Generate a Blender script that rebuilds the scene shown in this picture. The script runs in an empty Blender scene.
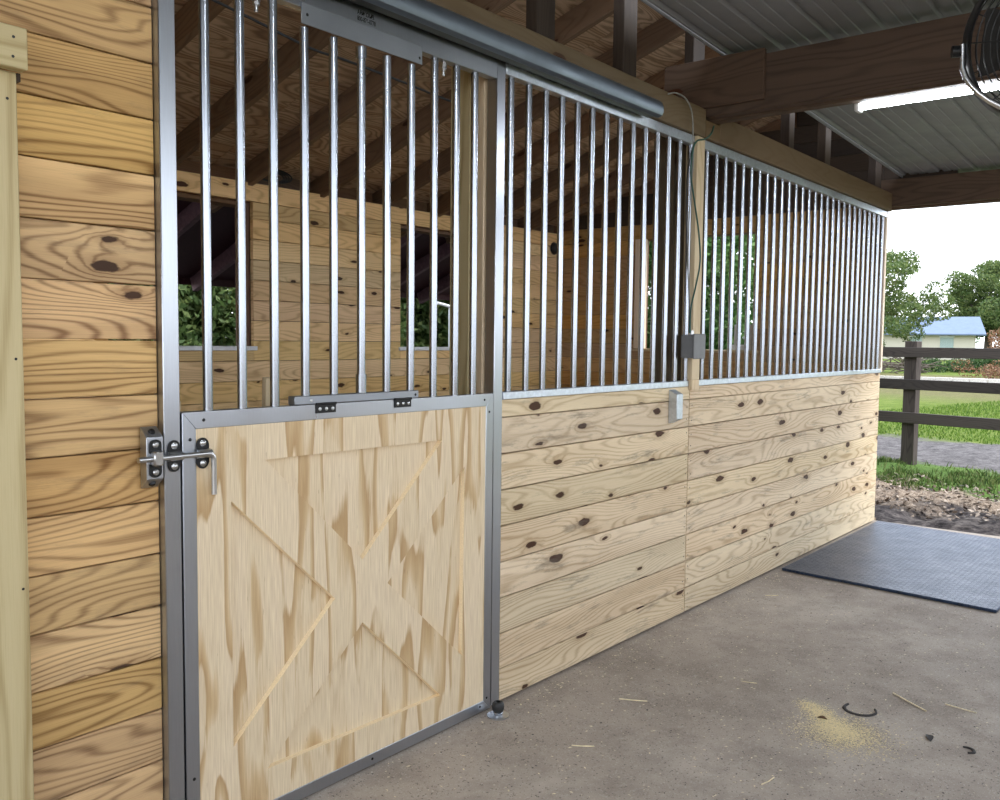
import bpy, math, random
import numpy as np
from mathutils import Vector, Matrix
random.seed(7); rng = np.random.default_rng(11)
SC = bpy.context.scene
COL = SC.collection
rad = math.radians

# ------------------------------------------------------------------ camera
F, YAW, PITCH, ROLL, CD, CH = 900.0, rad(39.034), rad(3.833), rad(0.600), 2.0444, 1.352
fw = Vector((math.cos(YAW)*math.cos(PITCH), math.sin(YAW)*math.cos(PITCH), -math.sin(PITCH)))
r0 = Vector((math.sin(YAW), -math.cos(YAW), 0)); u0 = r0.cross(fw)
rr = r0*math.cos(ROLL) + u0*math.sin(ROLL); uu = -r0*math.sin(ROLL) + u0*math.cos(ROLL)
cam = bpy.data.cameras.new('camera'); co = bpy.data.objects.new('camera', cam); COL.objects.link(co)
M = Matrix((rr, uu, -fw)).transposed().to_4x4(); M.translation = Vector((0, -CD, CH)); co.matrix_world = M
cam.sensor_fit = 'HORIZONTAL'; cam.sensor_width = 36; cam.lens = F/1000*36; cam.clip_start = .05; cam.clip_end = 500
SC.camera = co

def sx(x, Y): return x*(1 + Y/CD)                 # a width measured on the front plane, carried back to depth Y
def sz(z, Y): return CH + (z-CH)*(1 + Y/CD)

# ------------------------------------------------------------------ node helpers
class NT:
    def __init__(s, name):
        s.m = bpy.data.materials.new(name); s.m.use_nodes = True; s.t = s.m.node_tree
        s.t.nodes.clear(); s.out = s.t.nodes.new('ShaderNodeOutputMaterial')
    def n(s, typ, ins=None, **props):
        nd = s.t.nodes.new('ShaderNode'+typ)
        for k, v in props.items(): setattr(nd, k, v)
        for k, v in (ins or {}).items(): s.set(nd, k, v)
        return nd
    def set(s, nd, k, v):
        sock = nd.inputs[k]
        if isinstance(v, bpy.types.NodeSocket): s.t.links.new(v, sock)
        elif isinstance(v, bpy.types.Node): s.t.links.new(v.outputs[0], sock)
        else:
            if isinstance(v, (tuple, list)) and len(v) == 3 and sock.type == 'RGBA': v = (*v, 1)
            sock.default_value = v
    def math(s, op, a, b=None, c=None, clamp=False):
        d = {0: a}
        if b is not None: d[1] = b
        if c is not None: d[2] = c
        return s.n('Math', d, operation=op, use_clamp=clamp).outputs[0]
    def mix(s, f, a, b, mode='MIX'):
        nd = s.n('Mix', data_type='RGBA', blend_type=mode)
        s.set(nd, 0, f); s.set(nd, 6, a); s.set(nd, 7, b); return nd.outputs[2]
    def ramp(s, f, stops, interp='LINEAR'):
        nd = s.n('ValToRGB', {0: f}); cr = nd.color_ramp; cr.interpolation = interp
        while len(cr.elements) < len(stops): cr.elements.new(.5)
        for e, (p, c) in zip(cr.elements, stops):
            e.position = p; e.color = (*c, 1) if len(c) == 3 else c
        return nd.outputs[0]
    def noise(s, vec, scale, detail=2, rough=.5, dist=0):
        return s.n('TexNoise', {'Vector': vec, 'Scale': scale, 'Detail': detail, 'Roughness': rough, 'Distortion': dist}).outputs[0]
    def mapr(s, v, a, b, c=0., d=1.):
        return s.n('MapRange', {0: v, 1: a, 2: b, 3: c, 4: d}).outputs[0]
    def vmul(s, v, k): return s.n('VectorMath', {0: v, 1: k}, operation='MULTIPLY').outputs[0]
    def bsdf(s, color, rough=.6, metal=0., bump=None, bstr=.3, bdist=.002, spec=.5, **extra):
        b = s.n('BsdfPrincipled'); s.set(b, 'Base Color', color); s.set(b, 'Roughness', rough); s.set(b, 'Metallic', metal)
        s.set(b, 'Specular IOR Level', spec)
        for k, v in extra.items(): s.set(b, k.replace('_', ' '), v)
        if bump is not None:
            bp = s.n('Bump', {'Strength': bstr, 'Distance': bdist, 'Height': bump}); s.t.links.new(bp.outputs[0], b.inputs['Normal'])
        s.t.links.new(b.outputs[0], s.out.inputs[0]); return b

def hexc(r, g, b):
    f = lambda c: (c/255/12.92) if c/255 <= .04045 else ((c/255+.055)/1.055)**2.4
    return (f(r), f(g), f(b))

MATS = {}
def wood(name, light, dark, knot=(.06, .025, .01), knots=.0, freq=1.0, contrast=.55, tintvar=.25, green=0., weather=.0, rough=.65, amp=1.0, spec=.25, grain_gap=0.0):
    n = NT(name)
    uv = n.n('UVMap', uv_map='UVMap').outputs[0]
    at = n.n('Attribute', attribute_name='rnd'); rc = n.n('SeparateColor', {0: at.outputs[0]})
    r1, r2, r3 = rc.outputs[0], rc.outputs[1], rc.outputs[2]
    sp = n.n('SeparateXYZ', {0: uv}); u, v = sp.outputs[0], sp.outputs[1]
    # knots: a cell about 0.42 m along the board, one board high
    kv = n.n('CombineXYZ', {0: n.math('MULTIPLY', u, 2.6), 1: n.math('MULTIPLY', v, 7.0), 2: 0.})
    vo = n.n('TexVoronoi', {'Vector': kv, 'Scale': 1.0, 'Randomness': .95}, voronoi_dimensions='2D')
    d = n.math('ADD', vo.outputs['Distance'], n.math('MULTIPLY', n.math('SUBTRACT', n.noise(kv, 6.0, 4), .4), .16))
    kr = n.n('SeparateColor', {0: vo.outputs['Color']})
    on = n.math('LESS_THAN', kr.outputs[0], knots)
    rk = n.math('MULTIPLY_ADD', kr.outputs[1], .075, .055)
    bumpk = n.math('MULTIPLY', n.math('EXPONENT', n.math('MULTIPLY', n.math('POWER', d, 2.0), -34.0)), n.math('MULTIPLY', on, .75))
    fv = n.n('CombineXYZ', {0: n.math('MULTIPLY', u, .9), 1: n.math('MULTIPLY', v, 5.5), 2: n.math('MULTIPLY', r1, 30.)})
    field = n.noise(fv, 1.0, 1.5, .45)
    fld = n.math('ADD', n.math('MULTIPLY', field, 8.5*amp), n.math('ADD', n.math('MULTIPLY', v, 15.0), bumpk))
    small = n.noise(n.n('CombineXYZ', {0: n.math('MULTIPLY', u, 5.), 1: n.math('MULTIPLY', v, 60.), 2: r2}), 1.0, 2)
    ph = n.math('ADD', n.math('MULTIPLY', fld, 15.0*freq), n.math('MULTIPLY', small, 1.8))
    sn = n.math('MULTIPLY_ADD', n.math('SINE', ph), .5, .5)
    ring = n.math('POWER', sn, 3.2)
    band = n.noise(n.n('CombineXYZ', {0: n.math('MULTIPLY', u, .7), 1: n.math('MULTIPLY', v, 9.), 2: n.math('MULTIPLY', r2, 40.)}), 1.0, 3)
    fib = n.noise(n.n('CombineXYZ', {0: n.math('MULTIPLY', u, 9.), 1: n.math('MULTIPLY', v, 420.), 2: 0.}), 1.0, 2)
    fac = n.math('MULTIPLY', ring, n.mapr(band, .3, .7, contrast*.45, contrast*1.15))
    fac = n.math('ADD', fac, n.mapr(fib, .3, .7, -.12, .16), clamp=True)
    col = n.mix(fac, light, dark)
    bl = n.mapr(band, .38, .72, 0., .5)
    col = n.mix(n.math('MULTIPLY', bl, contrast), col, dark)
    # halo of darker resin around knots and the dark knot itself
    halo = n.math('MULTIPLY', on, n.math('SUBTRACT', 1., n.math('DIVIDE', d, n.math('MULTIPLY', rk, 2.6)), clamp=True))
    col = n.mix(n.math('MULTIPLY', n.math('MAXIMUM', halo, 0.), .75), col, dark)
    core = n.math('MULTIPLY', on, n.mapr(n.math('SUBTRACT', d, rk), -.012, .012, 1., 0.))
    col = n.mix(core, col, knot)
    if weather:
        w = n.noise(n.n('CombineXYZ', {0: n.math('MULTIPLY', u, 2.2), 1: n.math('MULTIPLY', v, 14.), 2: r3}), 1.6, 8, .78)
        col = n.mix(n.mapr(w, .54, .68, 0., weather), col, (.13, .11, .085))
    hs = n.n('HueSaturation', {'Hue': n.mapr(r3, 0., 1., .5-.006, .5+.006), 'Saturation': n.mapr(r2, 0., 1., 1-tintvar*.7, 1+tintvar*.4), 'Value': n.mapr(r1, 0., 1., 1-tintvar, 1+tintvar*.5), 'Color': col})
    c = hs.outputs[0]
    if green:
        c = n.mix(n.math('MULTIPLY', n.mapr(r2, 0., 1., .2, 1.), green), c, (.50, .52, .28), 'MULTIPLY')
    n.bsdf(c, rough, bump=n.math('ADD', n.math('MULTIPLY', ring, -.6), n.math('MULTIPLY', fib, .5)), bstr=.25, bdist=.0012, spec=spec)
    MATS[name] = n.m; return n.m

def metal(name, base, rough=.3, var=.12, bump=0., scale=60., mtl=1.0, stretch=(1, 1, 1), spangle=0.):
    n = NT(name); oc = n.n('TexCoord').outputs['Object']; ocs = n.vmul(oc, stretch)
    a = n.noise(ocs, scale, 3); b = n.noise(ocs, 4., 2)
    c = n.mix(n.mapr(a, .35, .65, 0., var), base, tuple(x*.55 for x in base))
    if spangle:
        v = n.n('TexVoronoi', {'Vector': oc, 'Scale': 90.}); sc = n.n('SeparateColor', {0: v.outputs['Color']})
        c = n.mix(n.math('MULTIPLY', sc.outputs[0], spangle), c, tuple(x*.6 for x in base))
    r = n.mapr(b, .3, .7, rough*.85, rough*1.25)
    n.bsdf(c, r, mtl, bump=a if bump else None, bstr=bump or .1, bdist=.0005)
    MATS[name] = n.m; return n.m

def plain(name, base, rough=.6, mtl=0., var=.25, scale=30., spec=.4, bump=.0):
    n = NT(name); oc = n.n('TexCoord').outputs['Object']
    a = n.noise(oc, scale, 4, .6)
    c = n.mix(n.mapr(a, .3, .7, 0., 1.), tuple(x*(1-var) for x in base), tuple(min(1, x*(1+var)) for x in base))
    n.bsdf(c, rough, mtl, spec=spec, bump=a if bump else None, bstr=bump or .1, bdist=.003)
    MATS[name] = n.m; return n.m

W_left = wood('pine_planks_warm', (.72, .455, .19), (.23, .11, .034), knots=.10, freq=1.15, contrast=.9, tintvar=.2, amp=1.0, weather=.3)
W_front = wood('pine_planks_knotty', (.74, .605, .415), (.34, .225, .11), knots=.66, freq=1.0, contrast=.62, tintvar=.10, weather=.6)
W_back = wood('pine_planks_stall', (.82, .575, .29), (.42, .24, .09), knots=.40, freq=.9, contrast=.6, tintvar=.17)
W_post = wood('treated_post_wood', (.58, .49, .29), (.35, .26, .12), knots=.15, freq=.7, contrast=.8, tintvar=.12, amp=.4)
W_trim = wood('light_trim_wood', (.68, .55, .36), (.42, .29, .14), knots=.25, freq=.6, contrast=.4, tintvar=.1)
W_head = wood('header_board_wood', (.15, .105, .058), (.11, .07, .032), knots=.15, freq=.8, contrast=.6, tintvar=.15)
W_beam = wood('aged_beam_wood', (.115, .078, .054), (.055, .036, .025), knots=.25, freq=.7, contrast=.6, tintvar=.15)
W_raft = wood('rafter_wood', (.22, .135, .075), (.11, .062, .033), knots=.25, freq=.7, contrast=.55, tintvar=.25)
W_fence = wood('black_fence_wood', (.075, .060, .053), (.025, .02, .018), knots=.1, freq=.8, contrast=.6, tintvar=.3, rough=.8)
W_pink = wood('pale_board_wood', (.78, .66, .52), (.6, .45, .3), knots=.0, freq=.5, contrast=.3, tintvar=.05)

def ply(name, stops, su, sv, fiber=.1, rough=.6, bump=.15, k=1.0, lines=0.):
    n = NT(name); uv = n.n('UVMap', uv_map='UVMap').outputs[0]
    sp = n.n('SeparateXYZ', {0: uv}); u, v = sp.outputs[0], sp.outputs[1]
    f = n.noise(n.n('CombineXYZ', {0: n.math('MULTIPLY', u, su), 1: n.math('MULTIPLY', v, sv), 2: 3.1}), 1.0, 1.6, .4, .25)
    # tongues and cathedral arches: contour bands of one slow field, ragged at the edges
    rag = n.noise(n.n('CombineXYZ', {0: n.math('MULTIPLY', u, 14.), 1: n.math('MULTIPLY', v, 190.), 2: 0.}), 1.0, 3)
    fl = n.math('ADD', n.math('MULTIPLY', f, k), n.math('MULTIPLY', rag, .05))
    fr = n.math('FRACT', fl)
    c = n.ramp(fr, stops)
    if k < 2.9:
        pm = n.noise(n.n('CombineXYZ', {0: n.math('MULTIPLY', u, 2.4), 1: n.math('MULTIPLY', v, 6.), 2: 17.}), 1.0, 2.5, .5)
        c = n.mix(n.mapr(n.math('ADD', pm, n.math('MULTIPLY', rag, .12)), .60, .64, 0., .85), c, stops[0][1])
    fib = n.noise(n.n('CombineXYZ', {0: n.math('MULTIPLY', u, 10.), 1: n.math('MULTIPLY', v, 300.), 2: 0.}), 1.0, 3)
    c = n.mix(n.mapr(fib, .35, .7, 0., fiber), c, (.30, .17, .08))
    fleck = n.noise(n.n('CombineXYZ', {0: n.math('MULTIPLY', u, 22.), 1: n.math('MULTIPLY', v, 230.), 2: 9.}), 1.0, 1)
    c = n.mix(n.mapr(fleck, .76, .80, 0., .6), c, (.22, .13, .07))
    if lines:
        ln = n.math('POWER', n.math('MULTIPLY_ADD', n.math('SINE', n.math('MULTIPLY', fl, 55.)), .5, .5), 2.)
        c = n.mix(n.math('MULTIPLY', ln, lines), c, (.07, .035, .018))
    n.bsdf(c, rough, bump=fib, bstr=bump, bdist=.001, spec=.25)
    MATS[name] = n.m; return n.m
cr, tn, tn2 = (.76, .635, .44), (.49, .33, .165), (.62, .46, .265)
P_door = ply('door_plywood', [(0., cr), (.36, (.79, .66, .47)), (.39, tn), (.50, tn2), (.58, cr), (.81, (.72, .59, .40)), (.84, tn), (.93, tn2), (1., cr)], 1.0, 9.0, .34, k=2.7)
P_deck = ply('roof_sheathing', [(0., (.58, .42, .28)), (.4, (.66, .49, .33)), (.55, (.45, .30, .19)), (.7, (.60, .44, .29)), (1., (.58, .42, .28))], .9, 5., .35, rough=.75, k=3.0, lines=.55)

ALU = metal('mill_aluminium', (.46, .49, .54), .30, .10, stretch=(1, 1, .05), scale=300)
STEEL = metal('galvanised_tube', (.38, .41, .46), .22, .02)
GALV = metal('galvanised_rail', (.66, .72, .80), .38, .25, scale=35, spangle=.35)
ZINC = metal('zinc_plated_hardware', (.55, .56, .57), .28, .1)
PLATE = metal('grey_steel_plate', (.30, .32, .35), .42, .12, scale=20)
TRACK = metal('galvanised_track', (.22, .26, .31), .52, .15, scale=25)
BLACK = plain('black_rubber', (.02, .021, .022), .5)
BSTEEL = plain('black_painted_steel', (.014, .015, .016), .35, .3)
GREYP = plain('grey_plastic', (.16, .165, .17), .5, var=.08)
WHITEP = plain('white_painted_metal', (.72, .74, .76), .45, var=.06)
LINER = metal('ceiling_sheet_metal', (.26, .27, .28), .55, .12, scale=8, mtl=.35)
MAROON = plain('maroon_roof_metal', (.055, .018, .022), .5, .2)
GREENC = plain('green_cable_sheath', (.02, .075, .055), .5)
GREYC = plain('grey_cable_sheath', (.22, .22, .20), .5)
INK = plain('black_ink', (.01, .01, .01), .6)
STRAWM = plain('dry_straw', (.80, .70, .48), .7)
MUDM = plain('dark_dried_mud', (.045, .04, .04), .8)
LEAFD = plain('dead_leaf', (.16, .09, .05), .8)
SAWD = plain('pale_sawdust', (.78, .66, .40), .9, scale=400)
BARK = plain('tree_bark', (.09, .07, .055), .9, scale=12)
HWALL = plain('house_cream_wall', (.52, .48, .40), .8, var=.08)
HROOF = plain('house_blue_grey_roof', (.15, .19, .275), .8, var=.06, scale=2, spec=.1)
HWIN = plain('house_window_pane', (.30, .37, .36), .2)
CURB = plain('pale_concrete_kerb', (.62, .58, .54), .9)

# ------------------------------------------------------------------ mesh builder
class MB:
    def __init__(s): s.v = []; s.f = []; s.uv = []; s.rn = []; s.sm = []
    def face(s, pts, uvs=None, rn=(0, 0, 0), smooth=False):
        b = len(s.v); s.v += [tuple(p) for p in pts]; s.f.append(tuple(range(b, b+len(pts))))
        s.uv += uvs if uvs else [(0, 0)]*len(pts); s.rn += [rn]*len(pts); s.sm.append(smooth)
    def quads(s, V, Fs, smooth=True, uvs=None, rn=(0, 0, 0)):
        b = len(s.v); s.v += [tuple(p) for p in V]
        for f in Fs:
            s.f.append(tuple(b+i for i in f)); s.uv += [uvs[i] if uvs else (0, 0) for i in f]; s.rn += [rn]*len(f); s.sm.append(smooth)
    def box(s, x0, x1, y0, y1, z0, z1, grain='x', mat4=None, bev=0.0, seed=True):
        rn = (random.random(), random.random(), random.random()); ou, ov = random.random()*60, random.random()*40
        g = 'xyz'.index(grain); lo = (x0, y0, z0); hi = (x1, y1, z1)
        def emit(pts):
            a = Vector(pts[1])-Vector(pts[0]); b = Vector(pts[2])-Vector(pts[0]); nn = a.cross(b)
            ax = max(range(3), key=lambda i: abs(nn[i]))
            if ax == g:
                oth = [i for i in range(3) if i != g]; uvs = [(p[oth[0]]*.15+ou, p[oth[1]]+ov) for p in pts]
            else:
                o = 3-g-ax; uvs = [(p[g]+ou, p[o]+ov+ax*.37) for p in pts]
            if mat4 is not None: pts = [mat4 @ Vector(p) for p in pts]
            s.face(pts, uvs, rn)
        b = bev
        c = lambda i, j, k: ((lo[0], hi[0])[i], (lo[1], hi[1])[j], (lo[2], hi[2])[k])
        if b <= 0:
            V = {(i, j, k): c(i, j, k) for i in (0, 1) for j in (0, 1) for k in (0, 1)}
            for q in [((0,0,0),(0,0,1),(0,1,1),(0,1,0)), ((1,0,0),(1,1,0),(1,1,1),(1,0,1)), ((0,0,0),(1,0,0),(1,0,1),(0,0,1)),
                      ((0,1,0),(0,1,1),(1,1,1),(1,1,0)), ((0,0,0),(0,1,0),(1,1,0),(1,0,0)), ((0,0,1),(1,0,1),(1,1,1),(0,1,1))]:
                emit([V[i] for i in q])
        else:
            def P(i, j, k, ax):   # corner inset on the two axes other than ax
                p = list(c(i, j, k)); idx = (i, j, k)
                for a in range(3):
                    if a != ax: p[a] += b if idx[a] == 0 else -b
                return tuple(p)
            fq = [((0,0,0),(0,0,1),(0,1,1),(0,1,0),0), ((1,0,0),(1,1,0),(1,1,1),(1,0,1),0), ((0,0,0),(1,0,0),(1,0,1),(0,0,1),1),
                  ((0,1,0),(0,1,1),(1,1,1),(1,1,0),1), ((0,0,0),(0,1,0),(1,1,0),(1,0,0),2), ((0,0,1),(1,0,1),(1,1,1),(0,1,1),2)]
            for q in fq: emit([P(*i, q[4]) for i in q[:4]])
            for ax in range(3):          # edges parallel to ax
                o1, o2 = [a for a in range(3) if a != ax]
                for i in (0, 1):
                    for j in (0, 1):
                        A = [0, 0, 0]; A[o1] = i; A[o2] = j; B = list(A); B[ax] = 1
                        q = [P(*A, o1), P(*B, o1), P(*B, o2), P(*A, o2)]
                        if (i ^ j) ^ (ax == 1): q = q
                        else: q = q[::-1]
                        nrm = (Vector(q[1])-Vector(q[0])).cross(Vector(q[2])-Vector(q[0]))
                        outd = Vector((0, 0, 0)); outd[o1] = 1 if i else -1; outd[o2] = 1 if j else -1
                        if nrm.dot(outd) < 0: q = q[::-1]
                        emit(q)
            for i in (0, 1):
                for j in (0, 1):
                    for k in (0, 1):
                        q = [P(i, j, k, 0), P(i, j, k, 1), P(i, j, k, 2)]
                        nrm = (Vector(q[1])-Vector(q[0])).cross(Vector(q[2])-Vector(q[0]))
                        if nrm.dot(Vector((i*2-1, j*2-1, k*2-1))) < 0: q = q[::-1]
                        emit(q)
        return s
    def tube(s, path, r, n=12, caps=True, rads=None):
        P = [Vector(p) for p in path]; V = []; Fs = []; ref = None
        for i, p in enumerate(P):
            t = (P[min(i+1, len(P)-1)]-P[max(i-1, 0)]).normalized()
            if ref is None:
                q_ = Vector((0, 0, 1)) if abs(t.z) < .9 else Vector((1, 0, 0)); ref = t.cross(q_).normalized()
            a = (ref-t*ref.dot(t)).normalized(); bb = t.cross(a).normalized(); ref = a
            rr_ = rads[i] if rads else r
            for k in range(n):
                th = 2*math.pi*k/n; V.append(p + a*math.cos(th)*rr_ + bb*math.sin(th)*rr_)
        for i in range(len(P)-1):
            for k in range(n):
                Fs.append((i*n+k, (i+1)*n+k, (i+1)*n+(k+1) % n, i*n+(k+1) % n))
        s.quads(V, Fs, True)
        if caps:
            s.face([V[k] for k in range(n)]); s.face([V[(len(P)-1)*n+k] for k in range(n)][::-1])
        return s
    def cyl(s, p0, p1, r, n=14, r2=None): return s.tube([p0, p1], r, n, rads=[r, r2 if r2 is not None else r])
    def lathe(s, c, axis, prof, n=24):
        ax = Vector(axis).normalized(); a = ax.orthogonal().normalized(); b = ax.cross(a); c = Vector(c); V = []; Fs = []
        for (r, h) in prof:
            for k in range(n):
                th = 2*math.pi*k/n; V.append(c + ax*h + (a*math.cos(th)+b*math.sin(th))*r)
        for i in range(len(prof)-1):
            for k in range(n): Fs.append((i*n+k, i*n+(k+1) % n, (i+1)*n+(k+1) % n, (i+1)*n+k))
        s.quads(V, Fs, True); return s
    def prism(s, poly, axis, a, b):
        """polygon (2D list) extruded along axis from a to b"""
        def P(p, h):
            if axis == 'y': return (p[0], h, p[1])
            if axis == 'x': return (h, p[0], p[1])
            return (p[0], p[1], h)
        n = len(poly); s.face([P(p, a) for p in poly]); s.face([P(p, b) for p in poly][::-1])
        for i in range(n):
            j = (i+1) % n; s.face([P(poly[i], a), P(poly[i], b), P(poly[j], b), P(poly[j], a)])
        return s
    def build(s, name, mat, parent=None, origin=None, bevel=0.0, fixn=True):
        V = np.array(s.v, float)
        if parent is not None: o = Vector(parent.get('_w', (0, 0, 0)))
        else:
            o = Vector(origin) if origin else Vector(((V[:, 0].min()+V[:, 0].max())/2, (V[:, 1].min()+V[:, 1].max())/2, V[:, 2].min()))
        if parent is not None and origin: pass
        V = V - np.array(o)
        me = bpy.data.meshes.new(name); me.from_pydata(V.tolist(), [], s.f)
        ul = me.uv_layers.new(name='UVMap'); ul.data.foreach_set('uv', np.array(s.uv, float).ravel())
        ca = me.color_attributes.new('rnd', 'FLOAT_COLOR', 'CORNER')
        ca.data.foreach_set('color', np.hstack([np.array(s.rn, float), np.ones((len(s.rn), 1))]).ravel())
        me.polygons.foreach_set('use_smooth', s.sm)
        me.materials.append(mat)
        if fixn:
            import bmesh
            bm = bmesh.new(); bm.from_mesh(me); bmesh.ops.remove_doubles(bm, verts=bm.verts, dist=1e-5)
            bmesh.ops.recalc_face_normals(bm, faces=bm.faces); bm.to_mesh(me); bm.free()
            me.set_sharp_from_angle(angle=rad(38))
        ob = bpy.data.objects.new(name, me); COL.objects.link(ob)
        if parent is not None: ob.parent = parent
        else: ob.location = o
        ob['_w'] = tuple(o)
        if bevel:
            md = ob.modifiers.new('b', 'BEVEL'); md.width = bevel; md.segments = 2; md.limit_method = 'ANGLE'; md.angle_limit = rad(40)
        return ob

def tag(o, label=None, cat=None, group=None, kind=None):
    if label: o['label'] = label
    if cat: o['category'] = cat
    if group: o['group'] = group
    if kind: o['kind'] = kind
    return o
def empty(name, loc, label, cat, group=None):
    o = bpy.data.objects.new(name, None); COL.objects.link(o); o.location = loc; o.empty_display_size = .1
    o['_w'] = tuple(loc); return tag(o, label, cat, group)
def struct(name, mb, mat, label=None, **k):
    o = mb.build(name, mat, **k); o['kind'] = 'structure'
    if label: o['label'] = label
    return o

ROW = .1338
def cut_rows(x0, x1, z0, z1, holes, row=ROW):
    out = []; z = z0
    while z < z1-1e-4:
        zt = min(z+row, z1); pieces = [(x0, x1, z, zt)]
        for (a, b, c, d) in holes:
            nw = []
            for (p, q, u, v) in pieces:
                if b <= p or a >= q or d <= u or c >= v: nw.append((p, q, u, v)); continue
                if a > p: nw.append((p, a, u, v))
                if b < q: nw.append((b, q, u, v))
                if c > u+.004: nw.append((max(a, p), min(b, q), u, c))
                if d < v-.004: nw.append((max(a, p), min(b, q), d, v))
            pieces = nw
        out += [p for p in pieces if p[1]-p[0] > .01 and p[3]-p[2] > .006]; z = zt
    return out
def planks_x(mb, x0, x1, z0, z1, yf, th, gap=.0018, holes=(), row=ROW):
    """horizontal boards on a wall along X; front face at yf, th deep"""
    for (p, q, u, v) in cut_rows(x0, x1, z0, z1, holes, row):
        mb.box(p, q, min(yf, yf+th), max(yf, yf+th), u+gap/2, v-gap/2, 'x', bev=.0022)

# ------------------------------------------------------------------ SETTING
# left wall of horizontal planks beside the door (front face 2 cm behind the metal)
mb = MB(); z = 0.0
planks_x(mb, -3.0, 1.1995, 0.004, 3.35, .025, .035, gap=.003)
wl = struct('wall_front', mb, W_left)
# concrete slab
n = NT('concrete_floor'); oc = n.n('TexCoord').outputs['Object']
a = n.noise(oc, .9, 5, .6); b = n.noise(oc, 5., 5, .65); c3 = n.noise(oc, 160., 3, .7); c4 = n.noise(oc, 38., 4, .7)
c = n.ramp(a, [(.32, (.28, .235, .195)), (.5, (.385, .33, .28)), (.66, (.48, .425, .365))])
c = n.mix(n.mapr(b, .44, .62, 0., .38), c, (.19, .158, .134))
c = n.mix(n.mapr(c4, .56, .72, 0., .5), c, (.48, .44, .39))
c = n.mix(n.mapr(c3, .55, .68, 0., .6), c, (.58, .54, .48))
c = n.mix(n.mapr(n.noise(oc, 120., 2, .6), .62, .70, 0., .75), c, (.05, .043, .04))
vs = n.n('TexVoronoi', {'Vector': oc, 'Scale': 26.}); vc = n.n('SeparateColor', {0: vs.outputs['Color']})
spk = n.math('MULTIPLY', n.math('LESS_THAN', vs.outputs['Distance'], n.math('MULTIPLY', vc.outputs[1], .11)), n.math('GREATER_THAN', vc.outputs[0], .55))
c = n.mix(spk, c, (.55, .50, .42))
n.bsdf(c, n.mapr(b, .3, .7, .62, .85), bump=n.math('ADD', n.math('MULTIPLY', c3, .5), c4), bstr=.35, bdist=.002, spec=.3)
CONC = n.m
mb = MB(); mb.box(-3.2, 7.12, -4.1, .06, -.12, 0.0, 'x')
struct('floor', mb, CONC, 'grey brown concrete aisle floor', fixn=True)
mb = MB(); mb.box(1.0, 7.3, .06, 3.12, -.12, -.012, 'x')
DIRT = plain('stall_dirt', (.20, .15, .10), .9, scale=15)
struct('trim_1', mb, DIRT, 'dirt floor inside the stall')
# back wall of the stall with two windows
WB = [(2.5, 3.62, 1.29, 2.24), (4.98, 6.06, 1.285, 2.24)]
mb = MB(); planks_x(mb, 1.05, 7.15, -.01, 2.24, 3.0, .035, holes=WB, gap=.003)
mb.box(1.05, 7.15, 3.0-.004, 3.035, 2.242, 2.362, 'x', bev=.002)
struct('wall_back', mb, W_back)
# far end wall with one window, planks run along Y
mb = MB(); mg = MB(); WY = (1.06, 2.14, 1.285, 2.26)
for (p, q, u, v) in cut_rows(.06, 3.05, -.01, 3.4, [WY]):
    q2 = min(q, (3.45-.012-v)/.32) if v > 2.4 else q
    if q2-p > .05: (mb if v < 2.42 else mg).box(7.15, 7.185, p, q2, u+.0015, v-.0015, 'y', bev=.002)
for (p, q, u, v) in cut_rows(-.45, .058, 2.58, 3.5, []): mg.box(7.15, 7.185, p, q, u, v, 'y')
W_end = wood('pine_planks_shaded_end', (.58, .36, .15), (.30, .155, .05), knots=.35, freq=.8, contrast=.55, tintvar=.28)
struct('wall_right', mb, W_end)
W_gab = wood('dark_gable_wood', (.05, .034, .024), (.025, .016, .012), contrast=.5, tintvar=.3)  # roof shade on the gable put into the colour; studs, backing, shim reuse it
struct('trim_5', mg, W_gab, 'gable boards above the end wall, shade put into their colour')
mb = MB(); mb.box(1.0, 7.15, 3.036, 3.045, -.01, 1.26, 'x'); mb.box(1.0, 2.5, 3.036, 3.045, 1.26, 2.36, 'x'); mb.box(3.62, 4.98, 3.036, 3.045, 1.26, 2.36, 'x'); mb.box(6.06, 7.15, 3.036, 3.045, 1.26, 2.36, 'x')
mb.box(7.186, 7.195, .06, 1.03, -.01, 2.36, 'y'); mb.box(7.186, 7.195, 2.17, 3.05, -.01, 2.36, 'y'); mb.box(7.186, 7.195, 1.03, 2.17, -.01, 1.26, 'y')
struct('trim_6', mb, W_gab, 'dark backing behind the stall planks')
mb = MB(); planks_x(mb, -3.0, 6.2, .004, 1.2, -3.9, -.035)
struct('wall_opposite', mb, W_front, 'added low plank wall across the aisle, unseen, for reflections in the metal')  # unseen, added to dim door reflections; kept low so sky light passes over
mb = MB(); planks_y = []
z = -.01
while z < 3.0:
    mb.box(1.08, 1.115, .1, min(3.0, (3.43-z-ROW)/.32), z+.0015, z+ROW-.0015, 'y', bev=.002); z += ROW
struct('wall_left', mb, W_back)
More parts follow.
